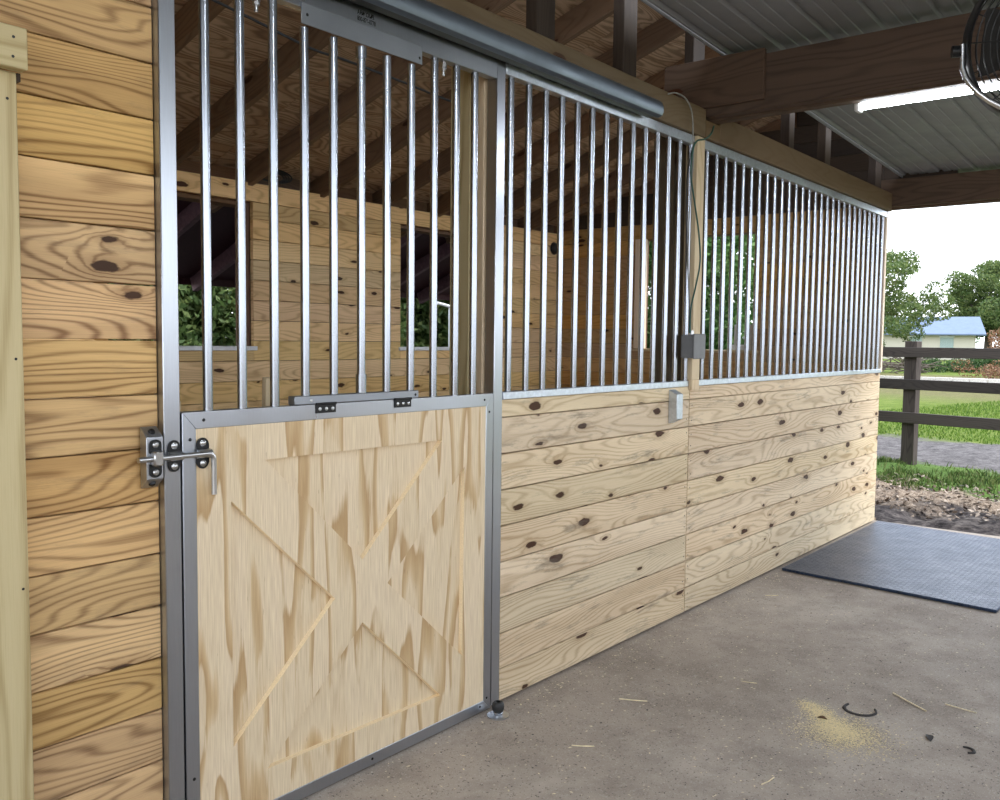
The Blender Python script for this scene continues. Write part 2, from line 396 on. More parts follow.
# stall window frames: jamb boards and sills
def window_frame(name, x0, x1, z0, z1, y0, y1, mat):
    m_ = MB(); t = .03
    m_.box(x0, x0+t, y0, y1, z0, z1, 'z', bev=.002); m_.box(x1-t, x1, y0, y1, z0, z1, 'z', bev=.002)
    m_.box(x0+t, x1-t, y0, y1, z1-t, z1, 'x', bev=.002)
    w = struct(name, m_, mat)
    s_ = MB(); s_.box(x0-.02, x1+.02, y0-.052, y1, z0-.026, z0+.002, 'x', bev=.003)
    so = s_.build('window_sill', WHITEP, w); so['label'] = 'white metal sill'
    return w
W_jamb = wood('dark_jamb_wood', (.16, .09, .05), (.08, .04, .02), contrast=.5)
window_frame('window_1', 2.5, 3.62, 1.29, 2.24, 3.037, 3.16, W_jamb)
window_frame('window_2', 4.98, 6.06, 1.285, 2.24, 3.037, 3.16, W_jamb)
mb = MB(); t = .03
mb.box(7.187, 7.30, 1.03, 1.06, 1.285, 2.26, 'z'); mb.box(7.187, 7.30, 2.14, 2.17, 1.285, 2.26, 'z'); mb.box(7.187, 7.30, 1.03, 2.17, 2.262, 2.29, 'y')
w3 = struct('window_3', mb, W_jamb)
MB().box(7.13, 7.30, 1.0, 2.2, 1.262, 1.284, 'y', bev=.003).build('window_sill', W_trim, w3)

# stall roof: decking + rafters
def rz(Y): return 3.45-.32*Y
mb = MB(); X0, X1 = -1.5, 7.35
pw = 1.22
ys = [-.45, .77, 1.99, 3.35]
for i in range(3):
    ya, yb = ys[i]+.002, ys[i+1]-.002; off = 0 if i % 2 == 0 else 1.2
    x = X0-off
    while x < X1:
        a, b = max(x+.002, X0), min(x+2.44-.002, X1)
        if b > a:
            rn = (random.random(), random.random(), random.random()); ou, ov = random.random()*30, random.random()*30
            q = [(a, ya, rz(ya)), (b, ya, rz(ya)), (b, yb, rz(yb)), (a, yb, rz(yb))]; top = [(p[0], p[1], p[2]+.014) for p in q]
            uvs = [(p[0]+ou, p[1]+ov) for p in q]
            mb.face(q[::-1], uvs[::-1], rn); mb.face(top, uvs, rn)
            for k in range(4):
                l = (k+1) % 4; mb.face([q[k], q[l], top[l], top[k]], [(0, 0)]*4, rn)
        x += 2.44
struct('ceiling', mb, P_deck, 'plywood roof sheathing over the stall')
mb = MB(); q = [(-1.6, -.5), (7.5, -.5), (7.5, 3.5), (-1.6, 3.5)]
mb.quads([(x, y, rz(y)+.022) for x, y in q]+[(x, y, rz(y)+.030) for x, y in q], [(3,2,1,0), (4,5,6,7), (0,1,5,4), (1,2,6,5), (2,3,7,6), (3,0,4,7)], False)
struct('trim_2', mb, LINER, 'metal skin of the stall roof')
ang = math.atan(.32)
def rafter_mb():
    m_ = MB(); L = 3.9/math.cos(ang)
    m_.box(0, .04, -.02, L, -.140, 0.0, 'y', mat4=Matrix.Rotation(-ang, 4, 'X'), bev=.002); return m_
rf = None
for k in range(-6, 8):
    x = 2.98+.6*k
    if rf is None:
        rf = rafter_mb().build('rafter', W_raft, origin=(0, 0, 0)); o = rf
    else:
        o = rf.copy(); COL.objects.link(o)
    o.location = (x, -.42, rz(-.42)-.003)
    tag(o, 'brown sloping rafter under the plywood of the stall roof', 'rafter', 'rafters of the stall roof')
# each rafter gets its own grain phase
for i, o in enumerate([q for q in bpy.data.objects if q.name.startswith('rafter')]):
    if i:
        o.data = o.data.copy(); ca = o.data.color_attributes['rnd']; r_ = (random.random(), random.random(), random.random(), 1)
        ca.data.foreach_set('color', list(r_)*len(ca.data))
# plate above the back wall
mb = MB(); mb.box(1.05, 7.15, 3.04, 3.12, 2.29, 2.36, 'x', bev=.002)
for k in range(-2, 8):
    x = 2.98+.6*k
    mb.box(max(x+.045, 1.06), min(x+.595, 7.14), 3.10, 3.13, 2.362, 2.46, 'x')
struct('trim_3', mb, W_jamb, 'dark top plate and eave blocking of the back wall')

# header board over the stall front
mb = MB()
mb.box(-3.0, 4.050, -.022, .016, 2.336, 2.470, 'x', bev=.003); mb.box(4.052, 4.205, -.022, .016, 2.336, 2.420, 'x', bev=.002); mb.box(4.207, 7.1145, -.022, .016, 2.336, 2.470, 'x', bev=.003)
struct('trim_4', mb, W_head, 'long wooden header board above the stall front')
# stub posts standing on the header
st_lab = ['upright stud between header board and roof, first one above the end of the track',
          'upright stud between header board and roof, second one above the track',
          'upright stud between header and roof, just left of the roof beam end',
          'upright stud above the header, first one right of the roof beam',
          'upright stud above the header, second one right of the roof beam', 'stud above the header at the far corner']
for (x0, x1), lb in zip([(2.74, 2.855), (3.35, 3.46), (4.45, 4.58), (5.19, 5.27), (5.79, 5.89), (6.83, 6.97)], st_lab):
    ys_ = .26 if x0 == 4.45 else .018
    m_ = MB().box(x0, x1, ys_, ys_+.055, 2.34 if ys_ < .1 else 2.40, rz(ys_+.08)-.145, 'z', bev=.003)
    tag(m_.build('wall_stud', W_gab), lb, 'stud')

# beams over the aisle
def beam(x0, x1, z0, z1, ya, yb, lab, ply2=True):
    e = empty('roof_beam', ((x0+x1)/2, (ya+yb)/2, z0), lab, 'beam')
    xm = (x0+x1)/2
    MB().box(x0, xm-.002, ya, yb, z0+.012, z1, 'y', bev=.003).build('beam_board', W_beam, e)
    MB().box(xm, x1, ya, yb, z0, z1-.004, 'y', bev=.003).build('beam_board', W_beam, e)
    return e
beam(4.07, 4.19, 2.424, 2.686, -3.95, .12, 'heavy brown roof beam crossing the aisle above the light tube')
tag(MB().box(4.040, 4.0685, -.31, .205, 2.474, 2.705, 'y', bev=.003).build('splice_board', W_beam), 'short brown splice board nailed to the near end of the roof beam', 'board')
beam(7.115, 7.25, 2.362, 2.575, -3.95, .10, 'brown beam closing the far open end of the aisle')
beam(1.2, 1.32, 2.50, 2.78, -3.95, -.3, 'brown roof beam overhead near the stall door')
# aisle ceiling: ribbed sheet metal, ribs along X, falling slightly to the far end
def cz(X): return 2.781-.045*(X-3.0)
mb = MB(); prof = []; y = -.085
while y > -4.0:
    prof += [(y, 0), (y-.012, .0), (y-.022, .016), (y-.040, .016), (y-.050, 0), (y-.095, 0), (y-.099, .004), (y-.107, .004), (y-.111, 0), (y-.155, 0), (y-.159, .004), (y-.167, .004), (y-.171, 0)]
    y -= .229
def sheet(x0, x1, th=.004, up=0.):
    A = [(x0, p[0], cz(x0)+p[1]+up) for p in prof]; B = [(x1, p[0], cz(x1)+p[1]+up) for p in prof]
    A2 = [(a, b, c_+th) for a, b, c_ in A]; B2 = [(a, b, c_+th) for a, b, c_ in B]; N_ = len(A)
    V = A+B+A2+B2; Fs = []
    for i in range(N_-1):
        Fs += [(i, i+1, N_+i+1, N_+i), (2*N_+i, 3*N_+i, 3*N_+i+1, 2*N_+i+1), (i, 2*N_+i, 2*N_+i+1, i+1), (N_+i, N_+i+1, 3*N_+i+1, 3*N_+i)]
    Fs += [(0, N_, 3*N_, 2*N_), (N_-1, 3*N_-1, 4*N_-1, 2*N_-1)]
    mb.quads(V, Fs, False)
sheet(-3.2, 4.3); sheet(4.2, 7.35, up=.006)
# folded edge trim
for (x0, x1) in ((-3.2, 4.3), (4.2, 7.3)):
    mb.quads([(x0, -.082, cz(x0)-.012), (x1, -.082, cz(x1)-.012), (x1, -.082, cz(x1)+.02), (x0, -.082, cz(x0)+.02),
              (x0, -.077, cz(x0)-.012), (x1, -.077, cz(x1)-.012), (x1, -.077, cz(x1)+.02), (x0, -.077, cz(x0)+.02)],
             [(0, 1, 2, 3), (7, 6, 5, 4), (0, 4, 5, 1), (3, 2, 6, 7), (0, 3, 7, 4), (1, 5, 6, 2)], False)
struct('ceiling_aisle', mb, LINER, 'ribbed sheet metal ceiling over the aisle')

# posts of the open far side of the aisle (outside the frame)
for X in (1.26, 4.13, 7.18):
    tag(MB().box(X-.07, X+.07, -3.98, -3.84, 0, 2.36 if X > 7 else 2.4, 'z', bev=.004).build('barn_post', W_beam), 'square brown post carrying the aisle roof on its open side', 'post', 'posts on the open side of the aisle')

# ------------------------------------------------------------------ left trim post
tp_ = tag(MB().box(.70, .858, -.030, .019, 0, 1.902, 'z', bev=.003).build('treated_post', W_post), 'pale greenish treated wood post at the left edge of the photo', 'post')
e = MB(); e.box(.2, .868, -.062, -.032, 1.903, 1.988, 'x', bev=.002)
cb_ = tag(e.build('cross_board', W_post), 'short pale board end nailed over the top of the left post', 'board')
for par_, x_, y_, z_ in ((tp_, .838, -.030, 1.845), (tp_, .842, -.030, 1.30), (tp_, .845, -.030, .80), (cb_, .84, -.062, 1.965), (cb_, .838, -.062, 1.925)):
    MB().lathe((x_, y_, z_), (0, -1, 0), [(0, .0006), (.003, .0005), (.0035, -.0005)], 8).build('nail', BSTEEL, par_)
tag(MB().box(.8595, .8665, -.028, .022, 1.885, 1.902, 'x').build('wood_shim', W_gab), 'tiny dark wooden shim under the board end at the left post', 'shim')

# ------------------------------------------------------------------ metal jamb posts and guide
def sq_tube_z(x0, x1, y0, y1, z0, z1): return MB().box(x0, x1, y0, y1, z0, z1, 'z', bev=.002)
tag(sq_tube_z(1.2005, 1.2455, 0, .045, 0.0, 2.33).build('door_jamb', ALU), 'brushed metal jamb post on the latch side of the door', 'door jamb')
tag(sq_tube_z(2.487, 2.535, 0, .045, 0.012, 2.332).build('door_jamb', ALU), 'brushed metal post between the door and the first barred panel', 'door jamb')

# structural posts inside
tag(MB().box(2.478, 2.53, .05, .10, 0, 2.42, 'z', bev=.003).build('support_post', W_trim), 'brown wooden post right behind the middle metal jamb', 'post')
tag(MB().box(2.466, 2.58, .106, .20, 0, 2.42, 'z', bev=.003).build('support_post', W_post), 'green tinted square post behind the door\'s last bar', 'post')
W_dk = wood('dark_post_wood', (.15, .12, .07), (.07, .05, .03), contrast=.5, knots=.2)
tag(MB().box(3.97, 4.08, .10, .20, 0, 2.42, 'z', bev=.003).build('support_post', W_dk), 'dark square wooden post behind the last bars of the first panel', 'post')
tag(MB().box(3.978, 4.058, -.016, .044, 1.166, 2.334, 'z', bev=.002).box(3.978, 4.058, -.016, .0008, 1.118, 1.1655, 'z', bev=.001).build('post_facing', W_trim), 'light wooden post between the two barred panels', 'post')
tag(MB().box(4.0, 4.05, .05, .098, 0, 2.33, 'z', bev=.002).build('support_post', W_dk), 'rough wooden post inside, behind the joint of the two panels', 'post')
tag(MB().box(7.071, 7.113, .002, .09, 1.137, 2.335, 'z', bev=.003).build('corner_post', W_pink), 'pale wooden corner post at the far end of the stall front', 'post')

# ------------------------------------------------------------------ barred stall panels
def bar_mesh(name, r, L, mat=STEEL, n=20):
    m_ = MB().cyl((0, 0, 0), (0, 0, L), r, n); return m_
def screw(parent, x, y, z, mat=None, r=.0045, name='screw'):
    m_ = MB().lathe((x, y, z), (0, -1, 0), [(0, .0022), (r*.6, .002), (r, .0008), (r, -.0005)], 10)
    return m_.build(name, mat or BSTEEL, parent)
YB = .016
def stall_panel(label, x0, x1, xs, rail_mat, kick_x0, kick_x1):
    root = empty('stall_panel', ((x0+x1)/2, .02, 0), label, 'stall panel')
    k = MB(); k.box(kick_x0, kick_x1, .002, .036, .013, ROW-.002, 'x', bev=.0025); planks_x(k, kick_x0, kick_x1, ROW, 8*ROW, 0.002, .034, gap=.0042)
    k.box(kick_x0, kick_x1, .002, .036, 8*ROW+.001, 1.134, 'x', bev=.002)
    ko = k.build('plank_boarding', W_front, root)
    jx = kick_x1-.022 if kick_x0 < 3 else kick_x0+.022
    for q in range(8):
        for dz_ in (.035, .1):
            MB().lathe((jx+random.uniform(-.004, .004), .0022, q*ROW+dz_+random.uniform(-.008, .008)), (0, -1, 0), [(0, .0006), (.0035, .0005), (.004, -.0005)], 8).build('nail', BSTEEL, root)
    br = MB().box(x0, x1, -.004, .034, 1.135, 1.163, 'x', bev=.002).build('bottom_rail', rail_mat, root)
    tr = MB().box(x0, x1, -.004, .034, 2.290, 2.333, 'x', bev=.002).build('top_rail', rail_mat, root)
    bm = None
    for x in xs:
        X = sx(x, YB)
        if bm is None:
            b = MB().cyl((X, YB, 1.161), (X, YB, 2.292), .0125, 20).build('bar', STEEL, root); bm = b; bx = X
        else:
            b = bm.copy(); COL.objects.link(b); b.parent = root; b.location = (X-bx, 0, 0)
    return root
stall_panel('barred stall front between the door and the grey electrical box, plank boarding below', 2.5355, 3.972,
            [2.565+.1055*i for i in range(14)], GALV, 2.5355, 3.992)
stall_panel('long barred stall front at the far end, pale plank boarding below', 4.064, 7.07,
            [4.109+.1058*i for i in range(28)], GALV, 3.999, 7.063)

# ------------------------------------------------------------------ door
door = empty('stall_door', (1.87, .02, 0), 'sliding stall door with plywood lower panel and metal bars above', 'door')
DT, DB = 1.160, -.008
zb = .000
fr = [('left_stile', 1.2505, 1.290, .005, 1.160), ('right_stile', 2.440, 2.481, .005, 1.160)]
# mitred frame: four trapezoids, shallow channel
def trap(name, poly):
    m_ = MB(); m_.prism(poly, 'y', 0.0, .034); return m_.build(name, ALU, door, bevel=.0015)
xo0, xo1, zo0, zo1 = 1.2505, 2.4835, .006, 1.160; xi0, xi1, zi0, zi1 = 1.2895, 2.4445, .044, 1.116
trap('left_stile', [(xo0, zo0), (xi0, zi0), (xi0, zi1), (xo0, zo1)])
trap('right_stile', [(xo1, zo0), (xo1, zo1), (xi1, zi1), (xi1, zi0)])
trap('middle_rail', [(xo0, zo1), (xi0, zi1), (xi1, zi1), (xo1, zo1)])
trap('bottom_rail', [(xo0, zo0), (xo1, zo0), (xi1, zi0), (xi0, zi0)])
# plywood with four triangular recesses: built from constrained triangulation through bmesh
tris = [[(1.504, 1.016), (2.219, 1.013), (1.860, .672)], [(1.393, .916), (1.750, .574), (1.393, .243)],
        [(2.333, .912), (1.966, .577), (2.327, .242)], [(1.860, .475), (2.217, .134), (1.503, .141)]]
from mathutils.geometry import delaunay_2d_cdt
yF, yR, ch = .002, .0185, .0012
outer = [(xi0-.002, zi0-.002), (xi1+.002, zi0-.002), (xi1+.002, zi1+.002), (xi0-.002, zi1+.002)]
pts = [Vector(p) for p in outer]; edges = [(0, 1), (1, 2), (2, 3), (3, 0)]; faces_in = [[0, 1, 2, 3]]
def inset(t, d):
    c = Vector((sum(p[0] for p in t)/3, sum(p[1] for p in t)/3)); A = [Vector(p) for p in t]; out = []
    for i in range(3):
        p, a, b = A[i], (A[(i+1) % 3]-A[i]).normalized(), (A[(i+2) % 3]-A[i]).normalized()
        bis = (a+b).normalized(); s_ = math.sin(a.angle(b)/2); out.append(p+bis*d/s_)
    return out
for t in tris:
    b = len(pts); pts += [Vector(p) for p in t]; edges += [(b, b+1), (b+1, b+2), (b+2, b)]
vo, eo, fo, _, _, _ = delaunay_2d_cdt(pts, edges, [], 1, 1e-6)
mb = MB()
def inside(c, t):
    s_ = [(t[(i+1) % 3][0]-t[i][0])*(c[1]-t[i][1])-(t[(i+1) % 3][1]-t[i][1])*(c[0]-t[i][0]) for i in range(3)]
    return all(q > 0 for q in s_) or all(q < 0 for q in s_)
for f in fo:
    P_ = [vo[i] for i in f]; c = sum((Vector(p) for p in P_), Vector((0, 0)))/len(P_)
    if any(inside(c, t) for t in tris): continue
    mb.face([(p[0], yF, p[1]) for p in P_], [(p[1], p[0]) for p in P_])
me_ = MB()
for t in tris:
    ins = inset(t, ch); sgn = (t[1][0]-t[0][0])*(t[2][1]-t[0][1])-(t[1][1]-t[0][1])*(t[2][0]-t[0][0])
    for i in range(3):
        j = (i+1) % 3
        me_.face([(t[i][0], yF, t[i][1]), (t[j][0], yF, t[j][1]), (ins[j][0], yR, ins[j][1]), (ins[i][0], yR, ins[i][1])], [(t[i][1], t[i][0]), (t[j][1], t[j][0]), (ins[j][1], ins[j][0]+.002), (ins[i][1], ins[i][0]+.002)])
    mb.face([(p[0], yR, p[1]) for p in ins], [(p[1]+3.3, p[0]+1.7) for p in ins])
o = outer
mb.face([(p[0], .03, p[1]) for p in o], [(p[1]+7, p[0]) for p in o])
for i in range(4):
    j = (i+1) % 4; mb.face([(o[i][0], yF, o[i][1]), (o[i][0], .03, o[i][1]), (o[j][0], .03, o[j][1]), (o[j][0], yF, o[j][1])])
ppn = mb.build('plywood_panel', P_door, door, fixn=False)
EDGE = plain('fresh_cut_plywood_edge', (.86, .70, .46), .7, var=.1, scale=200)  # paler than the panel: light on the recess sides put into the colour
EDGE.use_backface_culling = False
me_.build('recess_edge', EDGE, door, fixn=False)['label'] = 'edges of the recessed triangles, light on them put into the colour'
# top rail of the door
MB().box(1.19, 2.484, -.004, .030, 2.262, 2.346, 'x', bev=.002).build('top_rail', ALU, door)
# yoke plates
pu = MB().box(1.625, 2.103, -.009, -.0045, 2.218, 2.275, 'x', bev=.001).build('yoke_plate', PLATE, door)
pl_ = MB().box(1.600, 2.100, -.002, .028, 1.1615, 1.186, 'x', bev=.002).build('yoke_rail', PLATE, door)
screw(pu, 1.645, -.009, 2.245); screw(pu, 2.09, -.009, 2.236)
screw(pl_, 1.66, -.002, 1.172, ZINC); screw(pl_, 2.085, -.002, 1.172)
# hinges
for hx in (1.714, 2.028):
    h = MB().box(hx-.037, hx+.037, -.0035, -.0003, 1.134, 1.160, 'x', bev=.001)
    h.cyl((hx-.037, -.003, 1.161), (hx+.037, -.003, 1.161), .004, 10)
    ho = h.build('hinge', BSTEEL, door)
    for dx in (-.024, 0, .024): screw(ho, hx+dx, -.0035, 1.146, ZINC, r=.0055)
# bars
dbars = [1.325, 1.429, 1.534, 1.640, 1.745, 1.852, 1.957, 2.062, 2.168, 2.274, 2.368]
for i, x in enumerate(dbars):
    X = sx(x, .014); yoke = 3 <= i <= 7
    z0, z1 = (1.184, 2.216) if yoke else (1.158, 2.264)
    b = MB().cyl((X, .014, z0), (X, .014, z1), .0128, 22).build('bar', STEEL, door)
    if i == 5:
        MB().cyl((X, .014, 2.182), (X, .014, 2.217), .0165, 20).build('collar', STEEL, b)
        MB().cyl((X, .014, 1.185), (X, .014, 1.243), .0165, 20).build('collar', STEEL, b)
# backing strips behind the yoke
for (x, z) in ((1.482, 2.262), (2.21, 2.262)):
    X = sx(x, .014)
    m_ = MB().cyl((X, .014, z-.048), (X, .014, z), .0055, 12); m_.cyl((X, .014, z-.020), (X, .014, z-.004), .0115, 6); m_.cyl((X, .014, z-.030), (X, .014, z-.0215), .010, 6)
    m_.build('hanger_bolt', ZINC, door)
for x in (1.48, 2.155):
    MB().box(x-.007, x+.007, -.002, .008, 2.345, 2.385, 'z').build('track_hanger', ZINC, door)
# frame screws
for (x, z) in ((1.312, 1.138), (1.272, 1.090), (2.462, 1.095), (2.435, 1.139), (2.462, .050), (2.425, .028), (1.90, .026), (1.272, .2)):
    screw(door, x, 0.0, z)
# lettering
cu = bpy.data.curves.new('lettering', 'FONT'); cu.body = 'ARMOUR\n800-876-0778'; cu.size = .017; cu.space_line = .95; cu.offset = .0004
to = bpy.data.objects.new('lettering', cu); COL.objects.link(to); bpy.context.view_layer.update()
me = bpy.data.meshes.new_from_object(to.evaluated_get(bpy.context.evaluated_depsgraph_get())); bpy.data.objects.remove(to)
me.materials.clear(); me.materials.append(INK)
for v in me.vertices:
    x, z = v.co.x, v.co.y
    if z > .0: x = x*1.25
    v.co = Vector((1.833+x*.76-1.87, -.0044-.02, 2.302+z*1.1))
tobj = bpy.data.objects.new('lettering', me); COL.objects.link(tobj); tobj.parent = door; tobj['label'] = 'small black lettering'
# slide bolt
sb = empty('slide_bolt', (1.24, -.012, 1.058), 'zinc slide bolt with L-shaped handle across the door edge', 'bolt')
zc = 1.053
for (xc, w) in ((1.2255, .020), (1.306, .021)):
    g = MB()
    pr = []; 
    for k in range(17):
        th = math.pi*k/16; pr.append((xc+math.cos(th)*w*.85, zc+.020+math.sin(th)*.020))
    for k in range(17):
        th = math.pi+math.pi*k/16; pr.append((xc+math.cos(th)*w*.85, zc-.020+math.sin(th)*.020))
    g.prism(pr, 'y', -.0045, -.0006); go = g.build('mounting_plate', BSTEEL, sb)
    for dz in (.026, -.026): MB().lathe((xc, -.0045, zc+dz), (0, -1, 0), [(0, .005), (.005, .0042), (.009, .001), (.009, -.0004)], 16).build('screw', ZINC, go)
    s_ = MB(); prf = []
    for k in range(13):
        th = math.pi*k/12; prf.append((-.012-math.sin(th)*.0105, zc+math.cos(th)*.0105))
    s_.prism([(-.0045, zc+.0125)]+prf+[(-.0045, zc-.0125)], 'x', xc-w*.9, xc+w*.9); s_.build('staple', ZINC, sb)
hp = [(1.122, -.0175, zc), (1.311, -.0175, zc)]
for k in range(1, 9):
    th = math.pi/2*k/8; hp.append((1.311+math.sin(th)*.018, -.0175, zc-.018+math.cos(th)*.018))
hp.append((1.329, -.0175, zc-.108))
MB().tube(hp, .007, 14).build('bolt_rod', ZINC, sb)
# latch bracket: hat profile
def hat_bracket(name, x0, x1, zt, zb_, y0, y1, label, cat, sl=.028, side_full=True):
    root = empty(name, ((x0+x1)/2, y0, zb_), label, cat)
    m_ = MB(); prf = [(y0, zb_), (y0, zt), (y1, zt-sl), (y1, zb_+sl)]
    m_.prism(prf, 'x', x0, x1); m_.build('bracket_body', GALV if name == 'door_stop' else ALU, root, bevel=.0015); return root
lb = hat_bracket('latch_keeper', 1.147, 1.191, 1.130, .977, .019, -.0115, 'box-shaped metal latch keeper fixed to the plank wall', 'latch', sl=.025)
for dz in (.034, -.034):
    pp = MB(); pr = []
    for k in range(13):
        th = math.pi*k/12*(1 if dz > 0 else -1); pr.append((1.169+math.cos(th)*.016, zc+dz+math.sin(th)*.013))
    pr += [(1.153, zc+dz*.4), (1.185, zc+dz*.4)]
    pp.prism(pr, 'y', -.0150, -.0117); po = pp.build('keeper_plate', BSTEEL, lb)
    MB().lathe((1.169, -.0150, zc+dz*1.0), (0, -1, 0), [(0, .0045), (.005, .004), (.008, .001), (.008, -.0004)], 16).build('screw', ZINC, po)
m_ = MB(); m_.box(1.157, 1.182, -.031, -.0117, zc-.017, zc+.019, 'x', bev=.003); m_.build('catch', ZINC, lb)
for zz, yy in ((1.1185, .0045), (.9885, .0045)):
    MB().lathe((1.169, yy-.002, zz), (0, -.63, .77 if zz > 1.05 else -.77), [(0, .005), (.006, .004), (.009, .0), (.009, -.004)], 14).build('screw', BSTEEL, lb)
hat_bracket('door_stop', 3.784, 3.842, 1.126, .966, .001, -.043, 'galvanised trapezoid door catch on the planks under the first panel', 'door catch', sl=.022)

# door track
tr = empty('door_track', (2.2, -.06, 2.30), 'long rounded galvanised door track along the header', 'door track')
prf = [(-.024, 2.380), (-.045, 2.384), (-.070, 2.382), (-.088, 2.374), (-.098, 2.360), (-.100, 2.345), (-.096, 2.318), (-.088, 2.306), (-.070, 2.302), (-.068, 2.306), (-.084, 2.310), (-.091, 2.320), (-.095, 2.344), (-.093, 2.357), (-.085, 2.369), (-.068, 2.377), (-.045, 2.379), (-.024, 2.376)]
t = MB()
prf = [(-.024, 2.392), (-.062, 2.392), (-.078, 2.386), (-.090, 2.374), (-.096, 2.358), (-.096, 2.336), (-.090, 2.322), (-.076, 2.316), (-.066, 2.316), (-.066, 2.319), (-.075, 2.319), (-.088, 2.324), (-.093, 2.337), (-.093, 2.357), (-.087, 2.372), (-.076, 2.383), (-.061, 2.389), (-.024, 2.389)]
t.prism(prf, 'x', .6, 3.50); to_ = t.build('track_cover', TRACK, tr)
for x in (1.2, 1.9, 2.475, 2.785, 3.2): MB().lathe((x, -.058, 2.392), (0, 0, 1), [(.007, -.002), (.007, .004), (0, .006)], 8).build('screw', BSTEEL, tr)
MB().box(.6, 3.49, -.060, -.024, 2.320, 2.388, 'x').build('track_core', BSTEEL, tr)
# header screws
# floor guide roller
gr = empty('door_guide', (2.47, -.055, 0), 'black rubber door guide roller on a steel washer at the foot of the door', 'door guide')
MB().lathe((2.455, -.060, 0), (0, 0, 1), [(0, .0), (.040, 0), (.040, .005), (.012, .007), (.012, .012)], 28).build('base_plate', ZINC, gr)
MB().lathe((2.455, -.060, 0), (0, 0, 1), [(0, .007), (.016, .007), (.018, .016), (.014, .02), (0, .02)], 20).build('nut', STEEL, gr)
MB().lathe((2.455, -.060, 0), (0, 0, 1), [(.010, .018), (.018, .0185), (.0215, .026), (.0225, .036), (.021, .047), (.016, .053), (.009, .054), (.009, .045), (0, .045)], 28).build('roller', BLACK, gr)

# electrical box, cables
eb = empty('electrical_box', (3.93, -.04, 1.27), 'grey electrical box on the post between the barred panels', 'electrical box')
MB().box(3.845, 3.955, -.085, -.022, 1.275, 1.385, 'x', bev=.004).build('box_body', GREYP, eb)
MB().box(3.84, 3.96, -.094, -.086, 1.271, 1.389, 'x', bev=.003).build('cover_plate', GREYP, eb)
MB().cyl((3.9, -.05, 1.385), (3.9, -.05, 1.405), .010, 12).build('cable_gland', ZINC, eb)
MB().box(3.955, 3.985, -.06, -.018, 1.29, 1.37, 'x').build('mounting_bracket', WHITEP, eb)
def up(x, y, Y):    # point on plane Y seen at photo pixel (used to lay cables on the post)
    d = fw + rr*((x-500)/F) + uu*((400-y)/F); tt = (Y+CD)/d.y; return Vector((0, -CD, CH)) + d*tt
def spline(pts, n=8):
    out = []; P_ = [pts[0]]+list(pts)+[pts[-1]]
    for i in range(1, len(P_)-2):
        for k in range(n):
            t_ = k/n; a, b, c, d = P_[i-1], P_[i], P_[i+1], P_[i+2]
            out.append(.5*((2*b)+(-a+c)*t_+(2*a-5*b+4*c-d)*t_*t_+(-a+3*b-3*c+d)*t_**3))
    return out+[pts[-1]]
def cable(name, px, r, mat, label, Yd):
    pts = [up(x, y, Yd) if len(q) == 2 else up(x, y, q[2]) for q in px for x, y in [q[:2]]]
    return tag(MB().tube(spline(pts), r, 8).build(name, mat), label, 'cable')
cable('power_cable', [(668, 94, -.03), (676, 93), (686, 99), (692, 113), (693, 135), (693, 165), (690, 200), (688, 260), (690, 310), (690, 333)], .0035, GREYC, 'thin grey cable curving over the header and down the post', -.045)
cable('power_cable', [(714, 126), (711, 134), (705, 139), (697, 141), (693, 150), (691, 175), (695, 205), (699, 235), (700, 262), (696, 285), (691, 308), (690, 333)], .0042, GREENC, 'dark green cable looping beside the post down to the grey box', -.05)
cable('power_cable', [(694, 142), (689, 165), (686, 200), (687, 250), (689, 300), (689, 333)], .0028, BLACK, 'thin black cable hanging down the left edge of the post', -.035)
cable('ceiling_cable', [(205, -4), (250, 18), (310, 48), (345, 60), (400, 81), (450, 101), (500, 118)], .006, BLACK, 'black cable strung under the stall roof behind the door bars', 1.1)

# inside odds and ends
def lean_board(x, w, ztop, lab, m, yt=.075):
    Mx = Matrix.Translation((x, yt+.12, 0)) @ Matrix.Rotation(rad(5.5), 4, 'X')
    b_ = MB().box(-w/2, w/2, -.01, .01, 0, ztop/math.cos(rad(5.5)), 'z', bev=.002, mat4=Mx @ Matrix.Rotation(rad(-2.5), 4, 'Y'))
    return tag(b_.build('scrap_board', m), lab, 'board')
lean_board(1.63, .042, 1.24, 'pale scrap board leaning inside behind the second door bar', W_trim)
lean_board(1.32, .05, 1.185, 'short pale scrap board end showing behind the first door bar', W_trim)
tag(MB().box(7.10, 7.147, 2.065, 2.165, 1.287, 2.262, 'z', bev=.002).build('casing_board', W_pink), 'pale pinkish upright board on the left side of the end window', 'board')
wb = empty('white_stand', (7.22, 1.15, 1.285), 'small white frame standing on the end window sill', 'stand')
MB().box(7.20, 7.24, 1.06, 1.26, 1.286, 1.33, 'y', bev=.003).build('base', WHITEP, wb)
MB().box(7.205, 7.235, 1.225, 1.245, 1.331, 1.50, 'z', bev=.002).build('upright', WHITEP, wb)
MB().box(7.205, 7.235, 1.075, 1.135, 1.331, 1.50, 'z', bev=.002).build('upright', WHITEP, wb)
for c_, ax, lb_ in (((7.0, 2.99, 2.22), (0, -1, 0), 'black rubber hook on the back wall in the stall corner'), ((7.145, 1.75, 2.35), (-1, 0, 0), 'black rubber hook on the end wall above the window')):
    h = MB().lathe(c_, ax, [(.0, .05), (.03, .048), (.045, .035), (.05, .02), (.055, 0.006), (.06, 0.)], 24)
    tag(h.build('rubber_hook', BLACK), lb_, 'hook')

